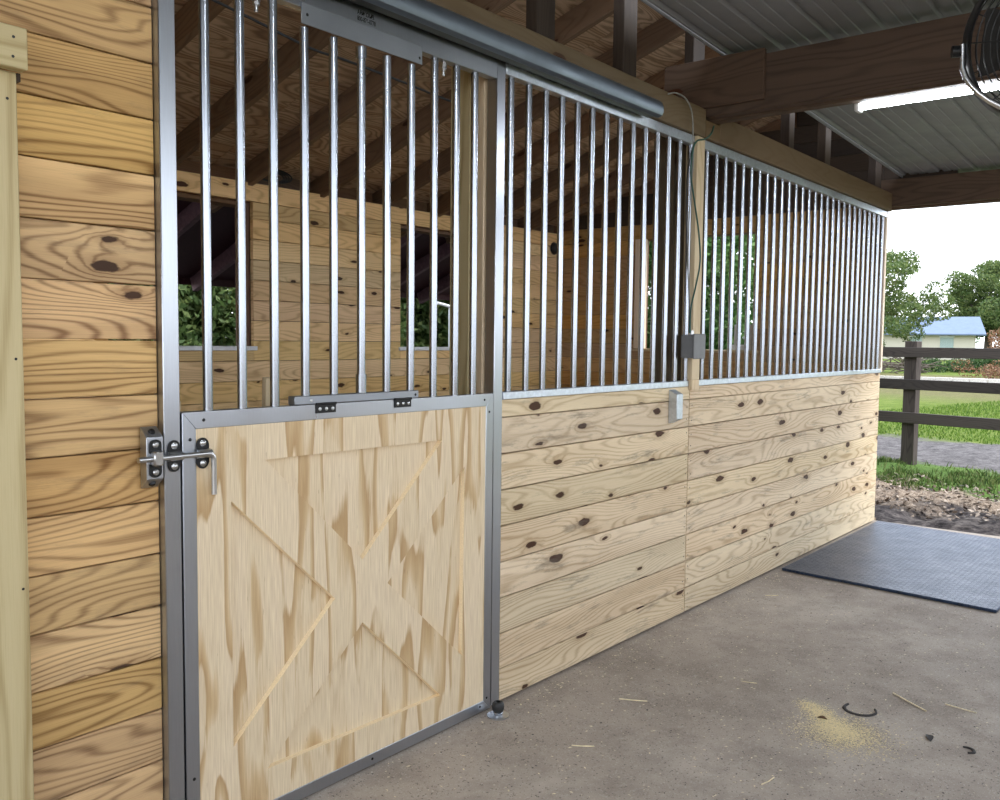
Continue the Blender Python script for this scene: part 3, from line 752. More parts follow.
cpt = up(272, 174, 2.96); m_ = MB()
for q in range(4):
    m_.tube([Vector((cpt.x+math.cos(2*math.pi*k/24)*(.11+.012*q), 2.975-.012*q, 2.385+.035+math.sin(2*math.pi*k/24)*(.032+.004*q))) for k in range(25)], .005, 6, caps=False)
tag(m_.build('cable_coil', BLACK), 'flattened coil of black cable lying on top of the back wall', 'cable')
# ------------------------------------------------------------------ LED tube fixture
tf = empty('tube_light', (4.32, -1.4, 2.43), 'long white tube light fixture hanging beside the roof beam', 'ceiling light')
XT = 4.235; zt_ = 2.416
MB().box(XT-.038, XT+.045, -1.98, -.67, zt_+.016, zt_+.05, 'y', bev=.006).build('housing', GREYP, tf)
for y in (-.68, -1.97): MB().box(XT-.03, XT+.03, y-.012, y+.012, zt_-.022, zt_+.019, 'y', bev=.006).build('end_cap', WHITEP, tf)
for y in (-.9, -1.7): MB().box(XT-.006, XT+.006, y-.01, y+.01, zt_+.055, 2.72, 'z').build('hanger', ZINC, tf)
n = NT('lit_tube'); em = n.n('Emission', {'Color': (.90, .95, 1., 1), 'Strength': 34.}); n.t.links.new(em.outputs[0], n.out.inputs[0])
MB().cyl((XT, -.70, zt_), (XT, -1.95, zt_), .013, 16).build('tube', n.m, tf)

tf2 = tf.copy(); COL.objects.link(tf2); tf2['label'] = 'added unseen tube light beside the beam, lights the stall door from above'; tf2.location = (tf.location.x-2.95, tf.location.y, tf.location.z+.05)  # second fixture, added out of view to light the door from above
for ch_ in list(tf.children):
    c2 = ch_.copy(); COL.objects.link(c2); c2.parent = tf2
# ------------------------------------------------------------------ cage fan
def ray_pt(x, y, D): return Vector((0, -CD, CH)) + (fw + rr*((x-500)/F) + uu*((400-y)/F))*D
fc = ray_pt(1057, 38, 2.75)
fan = empty('cage_fan', fc, 'black wire cage fan on a bright steel yoke in the top right corner', 'fan')
fdir = (-rr*.25 - fw*.9 - uu*.30).normalized()     # blows toward the aisle
fa = fdir.cross(Vector((0, 0, 1))).normalized(); fb = fa.cross(fdir).normalized()
if fb.z < 0: fb = -fb
RF = .25
def fcirc(r, h, n=56): return [fc+fdir*h+fa*math.cos(2*math.pi*k/n)*r+fb*math.sin(2*math.pi*k/n)*r for k in range(n+1)]
def closed(m_, pts, r, n=6): m_.tube(pts, r, n, caps=False)
cg = MB()
for i in range(13):
    r = .045+(RF-.045)*i/12; dome = .055*(1-(r/RF)**2)
    closed(cg, fcirc(r, .045+dome), .0016)
for k in range(8):
    th = 2*math.pi*k/8; rd = fa*math.cos(th)+fb*math.sin(th)
    cg.tube([fc+fdir*(.047+.055*(1-(q/RF)**2))+rd*q for q in (.04, .09, .14, .19, RF)], .0022, 6)
cg.build('front_grille', BSTEEL, fan)
cg = MB()
for i in range(11):
    r = .06+(RF-.06)*i/10; closed(cg, fcirc(r, -.05-.05*(1-(r/RF)**2)), .0016)
for k in range(8):
    th = 2*math.pi*(k+.5)/8; rd = fa*math.cos(th)+fb*math.sin(th)
    cg.tube([fc+fdir*(-.05-.05*(1-(q/RF)**2))+rd*q for q in (.05, .11, .17, RF)], .0022, 6)
cg.build('rear_grille', BSTEEL, fan)
cg = MB(); V = []; Fs = []; N_ = 56
for (r, h) in ((RF+.002, -.052), (RF+.006, -.045), (RF+.004, 0), (RF+.006, .045), (RF+.002, .052), (RF-.003, .045), (RF-.001, 0), (RF-.003, -.045)):
    V += fcirc(r, h, N_)[:-1]
for i in range(8):
    for k in range(N_): Fs.append((i*N_+k, i*N_+(k+1) % N_, ((i+1) % 8)*N_+(k+1) % N_, ((i+1) % 8)*N_+k))
cg.quads(V, Fs, True); cg.build('rim', BSTEEL, fan)
MB().lathe(fc, fdir, [(0, .04), (.035, .038), (.045, .02), (.05, -.03), (.055, -.09), (.04, -.11), (0, -.11)], 24).build('motor', BSTEEL, fan)
for k in range(3):
    th0 = 2*math.pi*k/3; V = []; Fs = []
    for i in range(7):
        q = i/6; r = .045+q*(RF-.065); w = .25+.25*math.sin(q*2.2)
        for s_ in (-1, 1):
            th = th0+s_*w; tw = s_*(.025-.012*q)
            for e_ in (-.001, .001): V.append(fc+fdir*(tw+e_)+(fa*math.cos(th)+fb*math.sin(th))*r)
    for i in range(6):
        b = i*4; Fs += [(b, b+4, b+6, b+2), (b+1, b+3, b+7, b+5), (b, b+1, b+5, b+4), (b+2, b+6, b+7, b+3)]
    m_ = MB(); m_.quads(V, Fs, True); m_.build('blade', BSTEEL, fan)
# yoke: U tube below the fan, pivots at the two sides
pv = [fc - fa*(RF+.022)*s_ for s_ in (-1, 1)]
yk = []
for k in range(21):
    th = math.pi*k/20; yk.append(fc + fa*math.cos(th)*(RF+.012) - fb*(.045*min(1, math.sin(th)*6)+math.sin(th)*(RF-.07)) + fdir*.10*math.sin(th))
MB().tube(yk, .009, 12).build('yoke', ZINC, fan)
for s_ in (-1, 1):
    c_ = fc+fa*s_*(RF+.02)
    MB().cyl(c_-fb*.02, c_-fb*.02+fa*s_*.022, .018, 14).build('pivot_knob', BSTEEL, fan)
# arm up to the beam
bt = fc - fb*(RF+.06); arm = [bt-fdir*.02, bt-fdir*.08, Vector((bt.x+.35, bt.y-.15, bt.z+.02)), Vector((4.0, bt.y-.3, 2.36)), Vector((4.05, bt.y-.3, 2.50))]
MB().tube(spline(arm, 6), .010, 10).build('mounting_arm', ZINC, fan)

# ------------------------------------------------------------------ rubber mat
n = NT('rubber_mat'); oc = n.n('TexCoord').outputs['Object']
vv = n.n('TexBrick', {'Vector': n.vmul(oc, (1, 1, 1)), 'Scale': 9., 'Color1': (0, 0, 0, 1), 'Color2': (0, 0, 0, 1), 'Mortar': (1, 1, 1, 1), 'Mortar Size': .045, 'Mortar Smooth': .3}, offset=.5)
dn = n.noise(oc, 6., 5, .65); ds = n.noise(oc, 70., 3)
c = n.mix(n.mapr(dn, .45, .75, 0., .4), (.030, .042, .070), (.085, .085, .095)); c = n.mix(n.mapr(ds, .6, .72, 0., .25), c, (.2, .18, .15))
n.bsdf(c, n.mapr(dn, .3, .7, .28, .46), bump=n.math('ADD', n.math('MULTIPLY', vv.outputs[1], -1.), n.math('MULTIPLY', ds, .15)), bstr=1., bdist=.02, spec=.5, Specular_Tint=(.35, .55, 1., 1.))  # blue of the sky reflection put into base colour and specular tint
a0, a1, a2, a3 = (5.15, -.035), (5.045, -1.19), (6.90, -1.26), (7.03, -.03)
m_ = MB(); m_.prism([a0, a1, a2, a3], 'z', .002, .018)
tag(m_.build('rubber_mat', n.m, bevel=.004), 'dark rubber stable mat lying at the far end of the aisle', 'mat')

# ------------------------------------------------------------------ bits on the floor
def straw(x, y, L, a, r=.0016, lab=None, mat=STRAWM):
    b = MB(); c_, s_ = math.cos(a), math.sin(a); z = r+.0008
    pts = [(x-c_*L/2, y-s_*L/2, z), (x+s_*.004, y-c_*.004, z+.001), (x+c_*L/2, y+s_*L/2, z)]; b.tube(pts, r, 6)
    return tag(b.build('straw', mat), lab, 'straw')
straw(2.893, -.36, .105, rad(-62), .0022, 'pale straw lying nearest the foot of the first panel')
straw(3.56, -1.165, .175, rad(-125), .0024, 'longest pale straw lying right of the dark curved hoof trimming')
straw(3.62, -1.33, .11, rad(-97), .002, 'straight straw at the right edge of the floor below the mat')
straw(2.45, -.43, .075, rad(-55), .002, 'short straw lying in front of the door guide roller')
straw(3.35, -.62, .06, rad(-70), .0016, 'small thin straw on bare concrete above the sawdust patch')
straw(2.62, -1.0, .07, rad(-10), .0018, 'bent straw at the bottom of the photo left of the sawdust')
straw(4.6, -.2, .07, rad(-50), .002, 'pale straw close to the foot of the far planks')
def crescent(x, y, R_, a0_, a1_, w, lab, mat=MUDM):
    b = MB(); n_ = 18; V = []; Fs = []
    for i in range(n_+1):
        t_ = a0_+(a1_-a0_)*i/n_; ww = w*(.35+.65*abs(math.sin(math.pi*i/n_*1.0+.25)))*(.8+.4*random.random())
        for r_, z in ((R_-ww/2, .001), (R_-ww/4, .006), (R_+ww/4, .006), (R_+ww/2, .001)): V.append((x+math.cos(t_)*r_, y+math.sin(t_)*r_, z))
    for i in range(n_):
        for k in range(3): Fs.append((i*4+k, i*4+k+1, i*4+k+5, i*4+k+4))
        Fs.append((i*4+3, i*4, i*4+4, i*4+7))
    Fs += [(0, 1, 2, 3), (n_*4+3, n_*4+2, n_*4+1, n_*4)]
    b.quads(V, Fs, False); return tag(b.build('hoof_trimming', mat), lab, 'hoof trimming')
crescent(3.365, -1.045, .055, rad(65), rad(310), .016, 'dark curved hoof trimming lying beside the sawdust patch')
crescent(3.255, -1.425, .022, rad(200), rad(400), .012, 'small dark curved trimming at the lower right of the floor')
def leaf(x, y, L, a, lab, mat=LEAFD):
    b = MB(); V = []; n_ = 8; ca, sa = math.cos(a), math.sin(a)
    for i in range(n_+1):
        t_ = i/n_; w = math.sin(math.pi*t_)*L*.22+.0006
        for s_, h in ((-1, .008), (0, .002), (1, .010)):
            px, py = (t_-.5)*L, s_*w; V.append((x+px*ca-py*sa, y+px*sa+py*ca, .001+h*math.sin(math.pi*t_)*.9))
    Fs = []
    for i in range(n_):
        for k in range(2): Fs.append((i*3+k, i*3+k+1, i*3+k+4, i*3+k+3))
    V2 = [(a_, b_, c_+.0012) for a_, b_, c_ in V]; m0 = len(V)
    b.quads(V+V2, Fs+[tuple(m0+q for q in f[::-1]) for f in Fs], True, ); return tag(b.build('dead_leaf', mat, fixn=False), lab, 'leaf')
leaf(3.275, -1.305, .055, rad(20), 'dark dead leaf on the floor right of the sawdust patch', MUDM)
leaf(3.195, -.965, .035, rad(100), 'small brown leaf at the left end of the sawdust patch')
leaf(3.62, -1.52, .04, rad(60), 'tiny pale chip near the right edge of the floor', SAWD)
# sawdust patch + chaff, real grains
def grains(name, pts, s0, s1, mat, label, cat, flat=.4, elong=1.):
    V = []; Fs = []
    for (x, y, z) in pts:
        s_ = random.uniform(s0, s1); a = random.uniform(0, 6.28); ca, sa = math.cos(a)*s_, math.sin(a)*s_; e = elong*random.uniform(.5, 1.5); b = len(V); h = s_*flat
        V += [(x-ca*e, y-sa*e, z), (x+sa, y-ca, z+h*random.random()), (x+ca*e, y+sa*e, z), (x-sa, y+ca, z+h*random.random()), (x, y, z+h)]
        Fs += [(b, b+1, b+4), (b+1, b+2, b+4), (b+2, b+3, b+4), (b+3, b, b+4), (b, b+3, b+2, b+1)]
    m_ = MB(); m_.quads(V, Fs, False); o_ = m_.build(name, mat, fixn=False); tag(o_, label, cat, kind='stuff'); return o_
pp = []
for _ in range(6500):
    t_ = random.random(); q = rng.normal(0, 1, 2)
    if random.random() < .45: x, y = 3.30-.20*(t_)+q[0]*.022, -.88-.20*t_+q[1]*.03
    else: x, y = 3.12+q[0]*.075, -1.06+q[1]*.075
    pp.append((x, y, .0005))
grains('sawdust', pp, .0014, .0034, SAWD, 'pale yellow sawdust scattered in a patch on the concrete', 'sawdust')
pp = [(random.uniform(1.7, 7.0), random.uniform(-2.6, -.02), .0004) for _ in range(2600)] + [(random.uniform(2.6, 5.2), -abs(random.gauss(0, .09))-.015, .0004) for _ in range(240)]
grains('chaff', pp, .001, .0035, STRAWM, 'tiny bits of hay chaff scattered over the concrete', 'chaff', elong=2.)
pp = [(random.uniform(1.7, 7.0), random.uniform(-2.6, -.02), .0004) for _ in range(1100)]
grains('grit', pp, .0012, .0045, MUDM, 'dark grit crumbs scattered over the concrete', 'grit')

# ------------------------------------------------------------------ OUTDOORS
nx, ny = .977, -.215        # normal of the fence line
def sdist(x, y): return (x-11.14)*nx+(y-.85)*ny
n = NT('yard_ground'); oc = n.n('NewGeometry').outputs[0]
sp = n.n('SeparateXYZ', {0: oc}); s_ = n.math('ADD', n.math('MULTIPLY', n.math('SUBTRACT', sp.outputs[0], 11.14), nx), n.math('MULTIPLY', n.math('SUBTRACT', sp.outputs[1], .85), ny))
wob = n.noise(oc, 1.4, 5, .65); s2 = n.math('ADD', s_, n.mapr(wob, .25, .75, -.55, .55))
f1 = n.noise(oc, 9., 6, .7); f2 = n.noise(oc, 55., 4, .7)
mud = n.ramp(f1, [(.36, (.018, .016, .017)), (.5, (.060, .052, .052)), (.66, (.16, .14, .13))])
lit = n.ramp(f2, [(.3, (.07, .05, .038)), (.5, (.24, .185, .14)), (.7, (.42, .34, .27))])
weed = n.ramp(f2, [(.3, (.035, .06, .016)), (.6, (.11, .18, .045)), (.8, (.22, .25, .10))])
trk = n.ramp(f1, [(.3, (.05, .047, .048)), (.5, (.115, .105, .105)), (.7, (.18, .165, .165))])
f3 = n.noise(oc, 2.5, 8, .8); gr_ = n.ramp(n.math('MULTIPLY_ADD', f3, .6, n.math('MULTIPLY', f2, .4)), [(.38, (.04, .065, .012)), (.5, (.095, .135, .025)), (.62, (.16, .18, .05))])
big = n.noise(oc, .35, 4, .6); gr_ = n.mix(n.mapr(big, .45, .7, 0., .4), gr_, (.13, .15, .045))
c = n.mix(n.mapr(s2, -2.75, -2.45, 0., 1.), mud, lit)
c = n.mix(n.mapr(s2, -1.75, -1.45, 0., 1.), c, weed); c = n.mix(n.mapr(s2, .0, .35, 0., 1.), c, trk)
c = n.mix(n.mapr(s2, 2.7, 3.2, 0., 1.), c, gr_)
dry = n.ramp(f1, [(.3, (.08, .065, .04)), (.6, (.15, .135, .065)), (.8, (.26, .22, .15))])
c = n.mix(n.mapr(s2, 11., 15., 0., .85), c, dry)
c = n.mix(n.mapr(s2, 30., 32., 0., 1.), c, gr_)
n.bsdf(c, .85, bump=n.math('ADD', f1, f2), bstr=.5, bdist=.03, spec=.03)
YARD = n.m
SAND = plain('pale_sandy_ground', (.36, .32, .26), .9, scale=3)  # unseen ground, made pale to brighten bar reflections and bounce light up
def gheight(x, y):
    h = -.05+.0*x
    s__ = sdist(x, y); w = np.clip((s__+4.2)/1.0, 0, 1)*np.clip((.3-s__)/1.5, 0, 1)
    return h + w*(.05*np.sin(x*5.1+np.sin(y*3.7)*1.7)*np.sin(y*4.3+1.3*np.sin(x*2.9))+.018*np.sin(x*13+y*7)*np.sin(y*17-x*4))
gx = np.arange(7.12, 15.0, .06); gy = np.arange(-4., 5.0, .06); GX, GY = np.meshgrid(gx, gy, indexing='ij')
GZ = gheight(GX, GY)+rng.normal(0, .004, GX.shape)
V = np.stack([GX, GY, GZ], -1).reshape(-1, 3); a = np.arange(GX.size).reshape(GX.shape)
Fq = np.stack([a[:-1, :-1], a[1:, :-1], a[1:, 1:], a[:-1, 1:]], -1).reshape(-1, 4)
m_ = MB(); m_.quads(V.tolist(), Fq.tolist(), True)
struct('ground_yard', m_, YARD, 'muddy yard with leaf litter up to the fence', fixn=False)
m_ = MB()
for (x0, x1, y0, y1) in ((-3.2, 7.12, 3.12, 150), (7.12, 15., -150, -4.0), (7.12, 15., 4.95, 150), (14.95, 200, -150, 150), (-3.2, 1.0, .06, 3.12)):
    m_.quads([(x0, y0, -.052), (x1, y0, -.052), (x1, y1, -.052), (x0, y1, -.052)], [(0, 1, 2, 3)], False)
struct('ground', m_, YARD, 'open ground and lawn around the barn', fixn=False)
m_ = MB()
for (x0, x1, y0, y1) in ((-150, -3.2, -150, 150), (-3.2, 7.12, -150, -4.1)): m_.quads([(x0, y0, -.052), (x1, y0, -.052), (x1, y1, -.052), (x0, y1, -.052)], [(0, 1, 2, 3)], False)
struct('ground_bounce', m_, SAND, 'unseen ground beside the barn, made pale to bounce light', fixn=False)

# leaf clouds
def leafmat(name, c0, c1, c2, tr=.35):
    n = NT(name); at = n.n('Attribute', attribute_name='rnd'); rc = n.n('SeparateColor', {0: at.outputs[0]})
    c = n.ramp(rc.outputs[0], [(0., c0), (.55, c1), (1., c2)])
    b = n.bsdf(c, .55, spec=.25); tl = n.n('BsdfTranslucent', {'Color': c}); mx = n.n('MixShader', {0: tr}); n.t.links.new(b.outputs[0], mx.inputs[1]); n.t.links.new(tl.outputs[0], mx.inputs[2])
    n.t.links.new(mx.outputs[0], n.out.inputs[0]); return n.m
def leaf_cloud(name, blobs, count, size, mat, parent=None, seed=0, shell=.55):
    """blobs: (cx,cy,cz,rx,ry,rz). leaves concentrated near blob surfaces"""
    R_ = np.random.default_rng(seed); vol = np.array([b[3]*b[4]*b[5] for b in blobs])**(2/3); cn = np.maximum(1, (count*vol/vol.sum()).astype(int))
    P_ = []
    for b, c_ in zip(blobs, cn):
        d = R_.normal(size=(c_, 3)); d /= np.linalg.norm(d, axis=1)[:, None]; r = shell+(1-shell)*R_.random(c_)**.5; r *= 1+.12*np.sin(d[:, 0]*7+b[0])*np.cos(d[:, 2]*9+b[1])
        P_.append(np.array(b[:3])+d*r[:, None]*np.array(b[3:]))
    P_ = np.concatenate(P_); N_ = len(P_)
    a = R_.normal(size=(N_, 3)); a /= np.linalg.norm(a, axis=1)[:, None]; b2 = np.cross(a, R_.normal(size=(N_, 3))); b2 /= np.linalg.norm(b2, axis=1)[:, None]
    s_ = size*(.6+.8*R_.random((N_, 1))); o0 = np.array(parent['_w']) if parent is not None else np.array([P_[:, 0].mean(), P_[:, 1].mean(), 0.])
    P_ = P_-o0
    V = np.stack([P_-a*s_, P_-b2*s_*.45, P_+a*s_, P_+b2*s_*.45], 1).reshape(-1, 3)
    me = bpy.data.meshes.new(name); me.vertices.add(N_*4); me.vertices.foreach_set('co', V.ravel())
    me.loops.add(N_*4); me.loops.foreach_set('vertex_index', np.arange(N_*4)); me.polygons.add(N_)
    me.polygons.foreach_set('loop_start', np.arange(N_)*4); me.polygons.foreach_set('loop_total', np.full(N_, 4)); me.update()
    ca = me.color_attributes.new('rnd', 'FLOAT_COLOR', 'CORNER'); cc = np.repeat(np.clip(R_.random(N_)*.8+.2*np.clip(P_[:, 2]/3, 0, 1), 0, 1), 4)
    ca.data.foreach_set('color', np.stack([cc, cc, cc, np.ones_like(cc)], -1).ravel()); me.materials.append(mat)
    ob = bpy.data.objects.new(name, me); COL.objects.link(ob)
    if parent is not None: ob.parent = parent
    else: ob.location = o0.tolist()
    return ob
L_dark = leafmat('foliage_dark', (.012, .03, .008), (.035, .075, .02), (.09, .14, .045))
L_mid = leafmat('foliage_mid', (.03, .06, .015), (.085, .135, .04), (.20, .24, .08))
L_hedge = leafmat('foliage_hedge', (.02, .06, .015), (.07, .16, .035), (.26, .38, .14))
L_red = leafmat('foliage_red', (.08, .04, .02), (.22, .105, .06), (.34, .24, .14))
L_grass = leafmat('grass_blades', (.03, .055, .012), (.09, .145, .035), (.24, .25, .10))
L_litter = leafmat('leaf_litter', (.03, .02, .014), (.13, .085, .055), (.42, .34, .27), tr=.1)
def tree(loc, H, trunk_r, blobs, count, size, mat, label, kind='tree', seed=0, lean=0):
    e = empty(kind, loc, label, 'tree'); x, y, z = loc
    t_ = MB(); top = Vector((x+lean, y, z+H*.72)); t_.tube([(x, y, z-.1), (x+lean*.3, y, z+H*.3), top], trunk_r, 10, rads=[trunk_r*1.2, trunk_r*.8, trunk_r*.25])
    for b in blobs[:7]:
        t_.tube([(x+lean*.3, y, z+H*.28), ((x+lean*.3+b[0]+x)/2, y+b[1]*.45, z+H*.28+(b[2]-H*.28)*.6), (x+b[0], y+b[1], z+b[2])], trunk_r*.3, 6, rads=[trunk_r*.45, trunk_r*.25, trunk_r*.08])
    t_.build('trunk', BARK, e)
    leaf_cloud('foliage', [(x+b[0], y+b[1], z+b[2], *b[3:]) for b in blobs], count, size, mat, e, seed); return e
def gp(x, y, D):   # point at photo column x, photo row y, forward distance D
    return ray_pt(x, y, D)
def col_xy(x, D):
    p = gp(x, 345, D); return p.x, p.y
def rblobs(n_, rx, ry, z0, z1, r0_, r1_, seed):
    R_ = random.Random(seed); out = []
    for _ in range(n_):
        z = R_.uniform(z0, z1); k = math.sin(math.pi*min(1, max(0, (z-z0*.6)/(z1*1.05-z0*.6))))**.6
        r = R_.uniform(r0_, r1_); out.append((R_.uniform(-rx, rx)*k, R_.uniform(-ry, ry)*k, z, r, r, r*.7))
    return out
# forward distances: D metres, 1 m = 900/D px
x, y = col_xy(868, 34)
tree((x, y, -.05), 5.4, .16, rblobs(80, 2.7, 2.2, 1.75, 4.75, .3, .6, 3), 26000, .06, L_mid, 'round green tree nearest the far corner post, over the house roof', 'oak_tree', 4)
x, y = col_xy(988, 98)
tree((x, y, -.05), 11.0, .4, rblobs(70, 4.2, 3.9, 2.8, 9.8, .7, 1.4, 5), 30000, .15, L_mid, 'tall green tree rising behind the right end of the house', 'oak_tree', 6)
x, y = col_xy(1040, 92)
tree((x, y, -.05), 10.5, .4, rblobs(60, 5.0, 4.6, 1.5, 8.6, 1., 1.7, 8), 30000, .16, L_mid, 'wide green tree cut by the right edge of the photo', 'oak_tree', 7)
x, y = col_xy(935, 118)
tree((x, y, -.05), 6, .3, rblobs(26, 4.2, 4.2, 2, 4.6, 1., 1.6, 18), 9000, .2, L_hedge, 'low distant light green tree behind the house roof ridge', 'distant_tree', 17)
x, y = col_xy(862, 118)
tree((x, y, -.05), 9, .3, rblobs(26, 4.2, 4.2, 2, 7.5, 1., 1.8, 28), 9000, .2, L_mid, 'distant tree half hidden by the far corner post', 'distant_tree', 27)
# far tree belts (outside the direct view, seen in reflections and from the side)
k = 0
for xc, D in ((1150, 58), (1290, 62), (1480, 72), (1800, 80)):
    x, y = col_xy(xc, D); k += 1
    tree((x, y, -.05), 8, .3, rblobs(20, 4, 4, 2, 7, 1., 1.9, 40+k), 5000, .25, L_mid, 'tree standing beyond the lawn, right of the photo', 'oak_tree', 50+k)['group'] = 'trees right of the photo'
# house
hx0, hy0 = col_xy(986, 80); hx1, hy1 = col_xy(845, 80)
hd = Vector((hx1-hx0, hy1-hy0, 0)); HL = hd.length; hd.normalize(); hn = Vector((-hd.y, hd.x, 0))
hn = Vector((hx0, hy0+CD, 0)).normalized(); hd = Vector((-hn.y, hn.x, 0))
house = empty('house', (hx0, hy0, -.05), 'low cream house with blue-grey metal roof beyond the field', 'house')
HM = Matrix((hd, hn, Vector((0, 0, 1)))).transposed().to_4x4(); HM.translation = Vector((hx0, hy0, 0))
def hb(x0, x1, y0, y1, z0, z1, name, mat, par=house): return MB().box(x0, x1, y0, y1, z0, z1, 'x', mat4=HM).build(name, mat, par)
hb(.9, HL, .5, 7.5, -.05, 2.35, 'wall', HWALL)
m_ = MB(); zr, ze = 3.95, 2.3
rp = [(-.0, -.1), (HL, -.1), (HL, 4.), (.6, 4.), (.6, 8.1), (HL, 8.1), (0, 8.1)]
V = [HM @ Vector(p) for p in ((0, -.2, ze), (HL, -.2, ze), (HL, 4, zr), (.6, 4, zr), (0, 8.2, ze), (HL, 8.2, ze), (0, -.2, ze-.12), (HL, -.2, ze-.12), (HL, 4, zr-.12), (.6, 4, zr-.12), (0, 8.2, ze-.12), (HL, 8.2, ze-.12))]
m_.quads(V, [(0, 1, 2, 3), (3, 2, 5, 4), (0, 3, 4), (7, 6, 9, 8), (8, 9, 10, 11), (6, 10, 9), (0, 6, 7, 1), (4, 5, 11, 10), (0, 4, 10, 6), (1, 7, 8, 11, 5, 2)], False)
m_.build('roof', HROOF, house)
for wx in (2.6, 5.2, 9.4):
    if wx+1 < HL:
        w_ = hb(wx, wx+1.1, .44, .5, .95, 2.0, 'window', HWIN); 
        hb(wx-.08, wx+1.18, .42, .47, 2.0, 2.1, 'window_frame', WHITEP, w_)
# kerb / low pale wall
x0_, y0_ = col_xy(860, 36); x1_, y1_ = col_xy(1010, 33)
kd = Vector((x1_-x0_, y1_-y0_, 0)); KL = kd.length; kd.normalize(); kn = Vector((-kd.y, kd.x, 0)); KM = Matrix((kd, kn, Vector((0, 0, 1)))).transposed().to_4x4(); KM.translation = Vector((x0_, y0_, 0))
m_ = MB(); nseg = 14
for i in range(nseg): m_.box(KL*1.6*i/nseg-.5*KL*.3, KL*1.6*(i+1)/nseg-.5*KL*.3-.03, -.12, .12, -.06, .09, 'x', mat4=KM, bev=.01)
tag(m_.build('kerb', CURB), 'pale concrete kerb running across behind the fence', 'kerb')
# brush pile of branches and a red bush
bp = empty('brush_pile', (*col_xy(895, 44), -.05), 'pile of cut brown branches lying behind the fence', 'brush pile')
m_ = MB(); R_ = random.Random(4)
for i in range(90):
    a_, b_ = col_xy(R_.uniform(872, 925), R_.uniform(42, 46)); z = R_.uniform(0, .45); L = R_.uniform(.5, 1.6); d = Vector((R_.uniform(-1, 1), R_.uniform(-1, 1), R_.uniform(-.2, .45))).normalized()*L
    m_.tube([(a_, b_, z), (a_+d.x*.5, b_+d.y*.5, z+d.z*.5+.03), (a_+d.x, b_+d.y, z+d.z)], .03, 5, rads=[.035, .028, .012])
m_.build('branches', BARK, bp)
blobs = []; R_ = random.Random(9)
for i in range(18):
    a_, b_ = col_xy(R_.uniform(915, 1010), R_.uniform(45, 50)); blobs.append((a_, b_, R_.uniform(.1, .6), .7, .7, .35))
tag(leaf_cloud('low_bush', blobs, 5200, .07, L_dark, seed=31), 'low dark green undergrowth behind the fence', 'bush')
blobs = [(*col_xy(R_.uniform(958, 1020), R_.uniform(37, 41)), R_.uniform(-.1, .55), .45, .45, .3) for i in range(14)]
tag(leaf_cloud('reddish_bush', blobs, 2000, .05, L_red, seed=32), 'reddish brown leafy bush behind the fence at the right edge', 'bush')
blobs = [(*col_xy(R_.uniform(992, 1040), R_.uniform(52, 55)), R_.uniform(.2, 1.9), .8, .8, .6) for i in range(12)]
tag(leaf_cloud('reddish_shrub', blobs, 3500, .08, L_red, seed=33), 'tall reddish shrub in front of the right end of the house', 'bush')
blobs = [(*col_xy(R_.uniform(862, 882), R_.uniform(58, 60)), R_.uniform(.3, 1.4), .6, .6, .5) for i in range(6)]
tag(leaf_cloud('dark_shrub', blobs, 2500, .07, L_dark, seed=34), 'dark green shrub beside the house wall by the corner post', 'bush')

# fence: posts + three rails
FD = Vector((.215, .977, 0)); FN = Vector((.977, -.215, 0)); FO = Vector((11.14, .85, 0))
FM = Matrix((FD, FN, Vector((0, 0, 1)))).transposed().to_4x4(); FM.translation = FO
posts = [0, -2.45, -4.9, 2.45, 4.9, -7.35]
plab = {0: 'dark square fence post standing by the barn corner'}
for t_ in posts:
    p_ = MB().box(t_-.075, t_+.075, .0, .11, -.15, 1.385, 'z', mat4=FM, bev=.006)
    o_ = p_.build('fence_post', W_fence)
    if t_ == 0: tag(o_, plab[0], 'fence post')
    else: tag(o_, 'dark fence post outside the photo, further along the fence', 'fence post', 'fence posts outside the photo')
for zlo, zhi, nm in ((1.198, 1.315, 'top dark rail of the fence'), (.823, .942, 'middle dark rail of the fence'), (.432, .556, 'bottom dark rail of the fence')):
    r_ = MB().box(-7.4, 4.95, -.042, -.001, zlo, zhi, 'x', mat4=FM, bev=.004)
    tag(r_.build('fence_rail', W_fence), nm, 'fence rail')

# grass tufts and litter near the fence
def blades(name, n_, fn, h0, h1, w, mat, label, cat, seed):
    R_ = np.random.default_rng(seed); P_ = np.array([fn(R_) for _ in range(n_)]); hgt = h0+(h1-h0)*R_.random(n_); a = R_.random(n_)*6.28
    d = np.stack([np.cos(a), np.sin(a), np.zeros(n_)], -1)*w; lean = R_.normal(0, .35, (n_, 3)); lean[:, 2] = 1; tip = P_+lean*hgt[:, None]
    mid = P_+lean*np.array([.35, .35, .55])*hgt[:, None]
    V = np.stack([P_-d, P_+d, mid+d*.8, tip, mid-d*.8], 1); o0 = np.array([P_[:, 0].mean(), P_[:, 1].mean(), 0]); V = (V-o0).reshape(-1, 3)
    me = bpy.data.meshes.new(name); me.from_pydata(V.tolist(), [], [tuple(range(i*5, i*5+5)) for i in range(n_)])
    ca = me.color_attributes.new('rnd', 'FLOAT_COLOR', 'CORNER'); cc = np.repeat(R_.random(n_), 5)
    ca.data.foreach_set('color', np.stack([cc, cc, cc, np.ones_like(cc)], -1).ravel()); me.materials.append(mat)
    ob = bpy.data.objects.new(name, me); COL.objects.link(ob); ob.location = o0.tolist(); return tag(ob, label, cat, kind='stuff')
